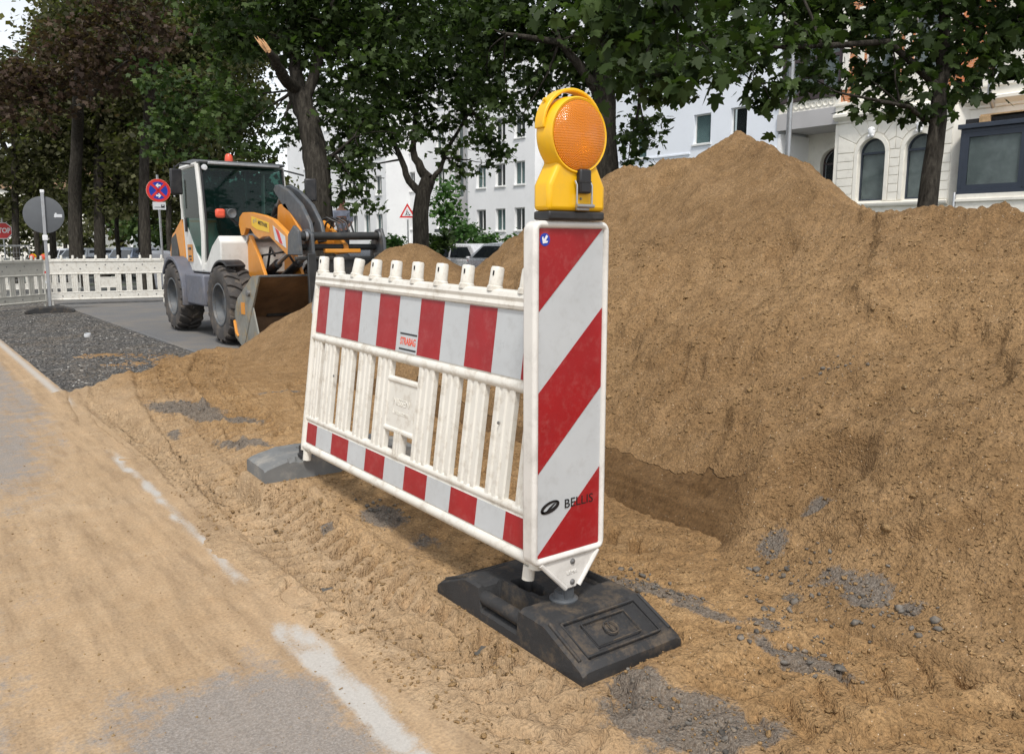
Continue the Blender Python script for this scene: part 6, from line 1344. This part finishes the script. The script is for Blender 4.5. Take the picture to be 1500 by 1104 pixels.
def arch_window(parent, x, yc, h, zb, zs_, fr, inner='curtain', lab=None, n=18, archi=True):
    X = x + .18; fw = .06
    A = lambda r: [(yc + r * math.cos(t), zs_ + r * math.sin(t)) for t in np.linspace(0, PI, n + 1)]
    o, i_ = [(yc + h, zb)] + A(h) + [(yc - h, zb)], [(yc + h - fw, zb + fw)] + A(h - fw) + [(yc - h + fw, zb + fw)]
    m = MB(); k = len(o)
    for dx in (0, .06): m.add([(X + dx, *p) for p in o] + [(X + dx, *p) for p in i_], [(a, (a + 1) % k, k + (a + 1) % k, k + a) for a in range(k)])
    m.add([(X, *p) for p in i_] + [(X + .06, *p) for p in i_], [(a, (a + 1) % k, k + (a + 1) % k, k + a) for a in range(k)])
    m.bx(X - .012, X + .05, yc - h + fw, yc + h - fw, zs_ - .04, zs_ + .04)
    f = m.obj('arched_window', fr, parent, world=True, smooth=0)
    if lab: f['label'] = lab
    def sub(mb, nm, mt, **k): mb.v = [(a - parent.location.x, b - parent.location.y, c - parent.location.z) for a, b, c in mb.v]; return mb.obj(nm, mt, f, **k)
    sub(MB().prism([(X + .03, *p) for p in i_], (.006, 0, 0)), 'pane', 'winglass', smooth=0); sub(MB().prism([(X + (.24 if inner == 'dark' else .075), *p) for p in o], (.006, 0, 0)), 'room', inner, smooth=0)
    if archi:
        O = A(h + .17); I = A(h + .012); m = MB(); k = len(O)
        for dx in (-.045, .0): m.add([(x + dx, *p) for p in O] + [(x + dx, *p) for p in I], [(a, a + 1, k + a + 1, k + a) for a in range(k - 1)])
        for Q in (O, I): m.add([(x - .045, *p) for p in Q] + [(x, *p) for p in Q], [(a, a + 1, k + a + 1, k + a) for a in range(k - 1)])
        for s in (-1, 1): m.bx(x - .045, x, yc + s * (h + .012), yc + s * (h + .17), zb, zs_)
        m.obj('window_surround', 'stucco_cream', parent, world=True, bevel=.012)
    return f
W1 = (fy(1275, 250), fz(1275, 233)); yc1 = fy(1275.5, 250); yc2 = fy(1345, 250); hw1 = .53; zbot = fz(1275, 294); ztop = fz(1275, 203); zspr = ztop - hw1
arch_wall(XF, yr, yl, -.6, zc, [(yc2, hw1, zbot, zspr), (yc1, hw1, zbot, zspr)], 'stucco_cream', VL)
a1 = arch_window(VL, XF, yc1, hw1, zbot, zspr, 'winframedark', 'curtain'); a2 = arch_window(VL, XF, yc2, hw1, zbot, zspr, 'winframedark', 'curtain')
# wall blocks: proud banded stones on the piers and wedge stones round the arches
course = (ztop + .20 - (zsill - .1)) / 7.0
def stones(y0_, y1_, z0_, z1_, n_c, x=XF, mat='stucco_cream', par=VL):
    for i in range(n_c):
        a = z0_ + (z1_ - z0_) * i / n_c; b = z0_ + (z1_ - z0_) * (i + 1) / n_c; MB().bx(x - .035, x + .002, y0_ + .008, y1_ - .008, a + .012, b - .012).obj('ashlar_block', mat, par, world=True, bevel=.010)
z_lo, z_sp = zsill + .02, zspr + .05
stones(yc1 + hw1 + .19, yl - .03, z_lo, z_sp, 6); stones(yc2 + hw1 + .19, yc1 - hw1 - .19, z_lo, z_sp, 6); stones(yr + .02, yc2 - hw1 - .19, z_lo, z_sp, 6)
def wedges(yc, ra, ylo, yhi, zs_, z1_, n_w=7):
    for i in range(n_w):
        t0, t1 = PI * i / n_w, PI * (i + 1) / n_w
        def hit(t):
            c, s_ = math.cos(t), math.sin(t); k = []
            if c > 1e-6: k.append((yhi - yc) / c)
            if c < -1e-6: k.append((ylo - yc) / c)
            if s_ > 1e-6: k.append((z1_ - zs_) / s_)
            return min(k)
        e = .012 / ra; a0, a1_ = t0 + e, t1 - e; P = [(yc + ra * math.cos(a0), zs_ + ra * math.sin(a0)), (yc + hit(a0) * math.cos(a0), zs_ + hit(a0) * math.sin(a0))]
        for cy, cz in ((yhi, z1_), (ylo, z1_)):
            t = math.atan2(cz - zs_, cy - yc)
            if a0 < t < a1_: P.append((cy, cz))
        P += [(yc + hit(a1_) * math.cos(a1_), zs_ + hit(a1_) * math.sin(a1_)), (yc + ra * math.cos(a1_), zs_ + ra * math.sin(a1_)), (yc + ra * math.cos((a0 + a1_) / 2), zs_ + ra * math.sin((a0 + a1_) / 2))]
        MB().prism([(XF - .035, y, z) for y, z in P], (.036, 0, 0)).obj('ashlar_block', 'stucco_cream', VL, world=True, bevel=.010)
ymid = (yc1 + yc2) / 2
wedges(yc1, hw1 + .19, ymid + .012, yl - .03, zspr + .06, zc - .22); wedges(yc2, hw1 + .19, yr + .02, ymid - .012, zspr + .06, zc - .22)
# head-like plaster keystones, kept as plain scrolled bosses
for yc in (yc1, yc2):
    m = MB(); m.lathe([(.0, .19), (.10, .16), (.13, .06), (.11, -.08), (.05, -.17), (0, -.18)], (XF - .10, yc, ztop + .20), (0, 0, 1), 12)
    for k in range(5): a = R(30 + 30 * k); m.lathe([(0, .055), (.045, .03), (.05, 0), (0, -.05)], (XF - .15, yc + .11 * math.cos(a), ztop + .27 + .09 * math.sin(a)), (1, 0, 0), 8)
    for s in (-1, 1): m.lathe([(0, .05), (.045, .02), (.045, -.03), (0, -.05)], (XF - .16, yc + s * .075, ztop + .08), (1, 0, 0), 8)
    m.obj('keystone_boss', 'stucco_white', VL, world=True, smooth=50)
# cornice, sill band, plinth
def band(x, y0_, y1_, prof, name, mat='stucco_cream'):
    MB().prism([(x - d, y0_, z) for d, z in prof] + [(x, y0_, prof[-1][1]), (x, y0_, prof[0][1])], (0, y1_ - y0_, 0)).obj(name, mat, VL, world=True, bevel=.006)
ch = zc
cprof = [(.0, ch - .22), (.06, ch - .20), (.08, ch - .12), (.20, ch - .05), (.30, ch + .02), (.30, ch + .12), (.12, ch + .18), (.12, ch + .42), (.18, ch + .46), (.18, ch + .54)]
band(XF, yr, yl + .12, cprof, 'cornice'); band(XF, yr, yl, [(.10, zsill - .16), (.14, zsill - .10), (.14, zsill - .02), (.06, zsill)], 'sill_band')
MB().bx(XF - .06, XF, yr, yl, -.6, zsill - .6).obj('plinth', 'stucco_cream', VL, world=True)
# upper storey with brick panels and white dressings
zu = ch + .54
wall_holes(VL, XF + .02, yr, yl, ch - .01, 13.5, [(yc1 - .55, yc1 + .55, zu + .75, zu + 3.0), (yc2 - .55, yc2 + .55, zu + .75, zu + 3.0)], 'brick', name='upper_wall')
for yc in (yc1, yc2):
    window(VL, XF + .02, yc - .55, yc + .55, zu + .75, zu + 3.0, fr='winframe', inner='curtain')
    MB().bx(XF - .07, XF + .018, yc - .80, yc - .56, zu + .1, zu + 3.4).bx(XF - .07, XF + .018, yc + .56, yc + .80, zu + .1, zu + 3.4).bx(XF - .09, XF + .017, yc - .82, yc + .82, zu + 3.02, zu + 3.4).bx(XF - .06, XF + .016, yc - .78, yc + .78, zu, zu + .72).obj('window_dressing', 'stucco_cream', VL, world=True, bevel=.015)
for (a, b) in ((yr, yr + .28), (yl - .28, yl)): MB().bx(XF - .05, XF + .019, a, b, zu + .52, zu + 3.4).bx(XF - .05, XF + .019, a, b, zu, zu + .08).obj('corner_dressing', 'stucco_cream', VL, world=True, bevel=.01)
MB().bx(XF - .07, XF + .01, yr, yl, zu + .02 - .06, zu + .0).obj('string_course', 'stucco_cream', VL, world=True); MB().bx(XF - .07, XF + .01, yr, yc2 - .83, zu + .46, zu + .54).obj('string_course', 'stucco_cream', VL, world=True)
# recessed loggia with the grey balcony at the left
xr = XF + 2.0; yL = fy(1139, 200); 
arch_wall(xr, yl - 1.5, yL + 1.5, -.6, ch, [(fy(1222, 240, xr), .62, 1.6, fz(1210, 240, xr) - .0)], 'stucco_cream', VL, name='loggia_wall')
arch_window(VL, xr, fy(1222, 240, xr), .62, 1.6, fz(1210, 240, xr), 'winframebrown', 'dark')
MB().bx(XF, xr, yL - .15, yL - .01, -.6, ch - .3).obj('side_wall', 'stucco_white', VL, world=True); MB().bx(XF + .01, xr, yl, yl + .15, -.6, ch).obj('side_wall', 'stucco_cream', VL, world=True)
zb0, zb1 = fz(1180, 188), fz(1180, 163); zb2 = fz(1180, 148)
MB().bx(XF - .10, xr, yl + .0, yL - .0, zb0, zb1).obj('balcony_slab', 'stucco_grey', VL, world=True, bevel=.01)
MB().bx(XF - .04, XF + .12, yl + .02, yL - .02, zb1 + .002, zb2).obj('balcony_parapet', 'stucco_cream', VL, world=True, bevel=.01)
nr = 9
for i in range(nr): yy = yl + .35 + (yL - yl - .7) * i / (nr - 1); MB().lathe([(.10, 0), (.12, .02), (.12, .03), (.085, .03), (.08, .005), (0, .005)], (XF - .04, yy, (zb1 + zb2) / 2), (-1, 0, 0), 16).obj('round_ornament', 'stucco_cream', VL, world=True)
MB().bx(XF - .12, XF + .2, yl + .02, yL + .06, zb2 + .001, zb2 + .22).obj('brown_sill', 'winframebrown', VL, world=True, bevel=.01)
ya, yb = yl + .10, yL - .05; zt2 = zb2 + 2.3
for k in range(3):
    a = ya + (yb - ya) * k / 3; b = ya + (yb - ya) * (k + 1) / 3; window(VL, XF - .05, a, b, zb2 + .22, zt2, fr='winframebrown', mull=0, sill=False, inner='curtain', fw=.12, transom=zb2 + 1.6)
MB().bx(XF - .05, XF + 2, yl, yL, zt2, 13.5).obj('upper_loggia_wall', 'stucco_cream', VL, world=True)
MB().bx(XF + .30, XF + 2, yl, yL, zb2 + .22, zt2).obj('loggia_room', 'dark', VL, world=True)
# corner pier, blue winter garden and the wing behind it
xb = XF - .35; yb0 = fy(1404, 240, xb); 
MB().prism([(XF, yr, -.6), (XF + .8, yr - .8, -.6), (XF + 3, yr - .8, -.6), (XF + 3, yr, -.6)], (0, 0, ch + .6)).obj('corner_pier', 'stucco_cream', VL, world=True)
band(XF + .35, yb0 - 9, yr, cprof, 'cornice')
MB().bx(XF + .36, XF + 5, yb0 - 9, yr, -.6, ch + .1).obj('wing_wall', 'stucco_cream', VL, world=True)
MB().bx(XF + .36, XF + 5, yb0 - 9, yr, ch + .101, 13.5).obj('wing_upper_wall', 'brick', VL, world=True)
yy = fy(1468, 100); MB().bx(XF + .22, XF + .36, yy - .7, yy + .35, ch + .54, 12).obj('corner_dressing', 'stucco_cream', VL, world=True); MB().bx(XF + .22, XF + .36, yb0 - 8, yb0 + .2, ch + .54, ch + .95).obj('string_course', 'stucco_cream', VL, world=True)
for k in range(3): window(VL, XF + .10, yy - 2.2 - 1.8 * k, yy - 1.0 - 1.8 * k, ch + 1.4, ch + 3.4, inner='curtain')
dp = fy(1458, 130, XF + .15); MB().tube([(XF + .12, dp, ch - .25), (XF - .25, dp, ch + .12), (XF - .25, dp, ch + .5), (XF + .15, dp, ch + .8), (XF + .15, dp, 12)], .07, 10).obj('downpipe', 'steel', VL, world=True)
zg0, zg1 = fz(1420, 284, xb), fz(1420, 189, xb)
ww = (yb0 - (yb0 - 2.15 * 3)) / 3
for k in range(4):
    b_ = yb0 - .14 - 2.05 * k; a_ = b_ - 1.93; window(VL, xb - .10, a_, b_, zg0 + .15, zg1 - .12, fr='winframedark', mull=0, sill=False, inner='curtain', fw=.15, depth=.10)
MB().bx(xb, xb + .16, yb0 - 8.6, yb0, zg0, zg0 + .15).bx(xb, xb + .16, yb0 - 8.6, yb0, zg1 - .12, zg1).bx(xb, xb + .16, yb0 - .14, yb0, zg0 + .15, zg1 - .12).obj('garden_frame', 'winframedark', VL, world=True, bevel=.01)
for k in range(1, 4): MB().bx(xb - .02, xb + .14, yb0 - .14 - 2.05 * k, yb0 - .02 - 2.05 * k, zg0 + .151, zg1 - .121).obj('garden_post', 'winframedark', VL, world=True)
MB().bx(xb - .10, xb + .9, yb0 - 8.7, yb0 + .08, zg1 + .002, zg1 + .16).obj('garden_roof_edge', 'winframedark', VL, world=True, bevel=.02)
MB().bx(xb - .02, xb + .9, yb0 - 8.6, yb0 - .02, -.6, zg0 - .002).obj('garden_base', 'stucco_cream', VL, world=True); MB().bx(xb - .08, xb + .1, yb0 - 8.6, yb0, zg0 - .26, zg0 - .16).obj('sill_band', 'stucco_cream', VL, world=True, bevel=.01)
MB().bx(xb + .05, xb + .75, yb0 - 8.4, yb0 - .1, zg1 + .17, zg1 + .32).obj('roof_boards', 'dark', VL, world=True)
for k in range(4): y_ = yb0 - .7 - 1.75 * k; MB().bx(xb - .06, xb + .6, y_ - .22, y_ + .12, zg1 + .165, zg1 + .37).obj('timber_block', 'wood', VL, world=True, bevel=.01)
MB().bx(xb - .03, xb + .7, yb0 - 8.4, yb0 - .6, zg1 + .375, zg1 + .42).obj('timber_plank', 'wood', VL, world=True)
MB().tube([(xb - .05, yb0 + .02, -.4), (xb - .05, yb0 + .02, zg0 - .1), (xb + .05, yb0 + .06, zg0 + .05)], .045, 8).obj('downpipe', 'steel', VL, world=True)
# pavement and kerb on the far side, verge strip beyond the lane
def sheet(name, pts, z, mat):
    V = [(x, y, gz(x, y) + z) for x, y in pts]
    return MB().add(V, [tuple(range(len(V)))]).obj(name, mat, smooth=0, kind='structure')
# far houses at the end of the avenue
for i, (px, D, w_, h_, mt, lab) in enumerate([(100, 120, 16, 11, 'stucco_cream', 'pale far house at the end of the avenue, left'), (168, 130, 14, 12, 'stucco_white', 'white far house glimpsed between the avenue trunks'), (245, 90, 8, 14, 'stucco_white', 'tall pale far house right of the no stopping sign'), (55, 110, 14, 9, 'stucco_cream', 'cream far house behind the round sign')]):
    c = iD(px, 357, D); t = thing('far_house', lab, 'building', (c[0], c[1], gz(c[0], c[1])), (0, 0, -YAW)); MB().bx(-w_ / 2, w_ / 2, 0, 8, 0, h_).obj('wall', mt, t, smooth=0); MB().prism([(-w_ / 2 - .3, -.3, h_), (-w_ / 2 - .3, 8.3, h_), (-w_ / 2 - .3, 4, h_ + 3)], (w_ + .6, 0, 0)).obj('roof', 'rust', t, smooth=0)
    wm = MB().bx(-.5, .5, -.03, .02, 0, 1.4).mesh('window', 'winglass', 0)
    for a in range(5):
        for b_ in range(3): o = link('window', wm, t); o.location = (-w_ / 2 + w_ * (a + .5) / 5, 0, 1.5 + 3 * b_)
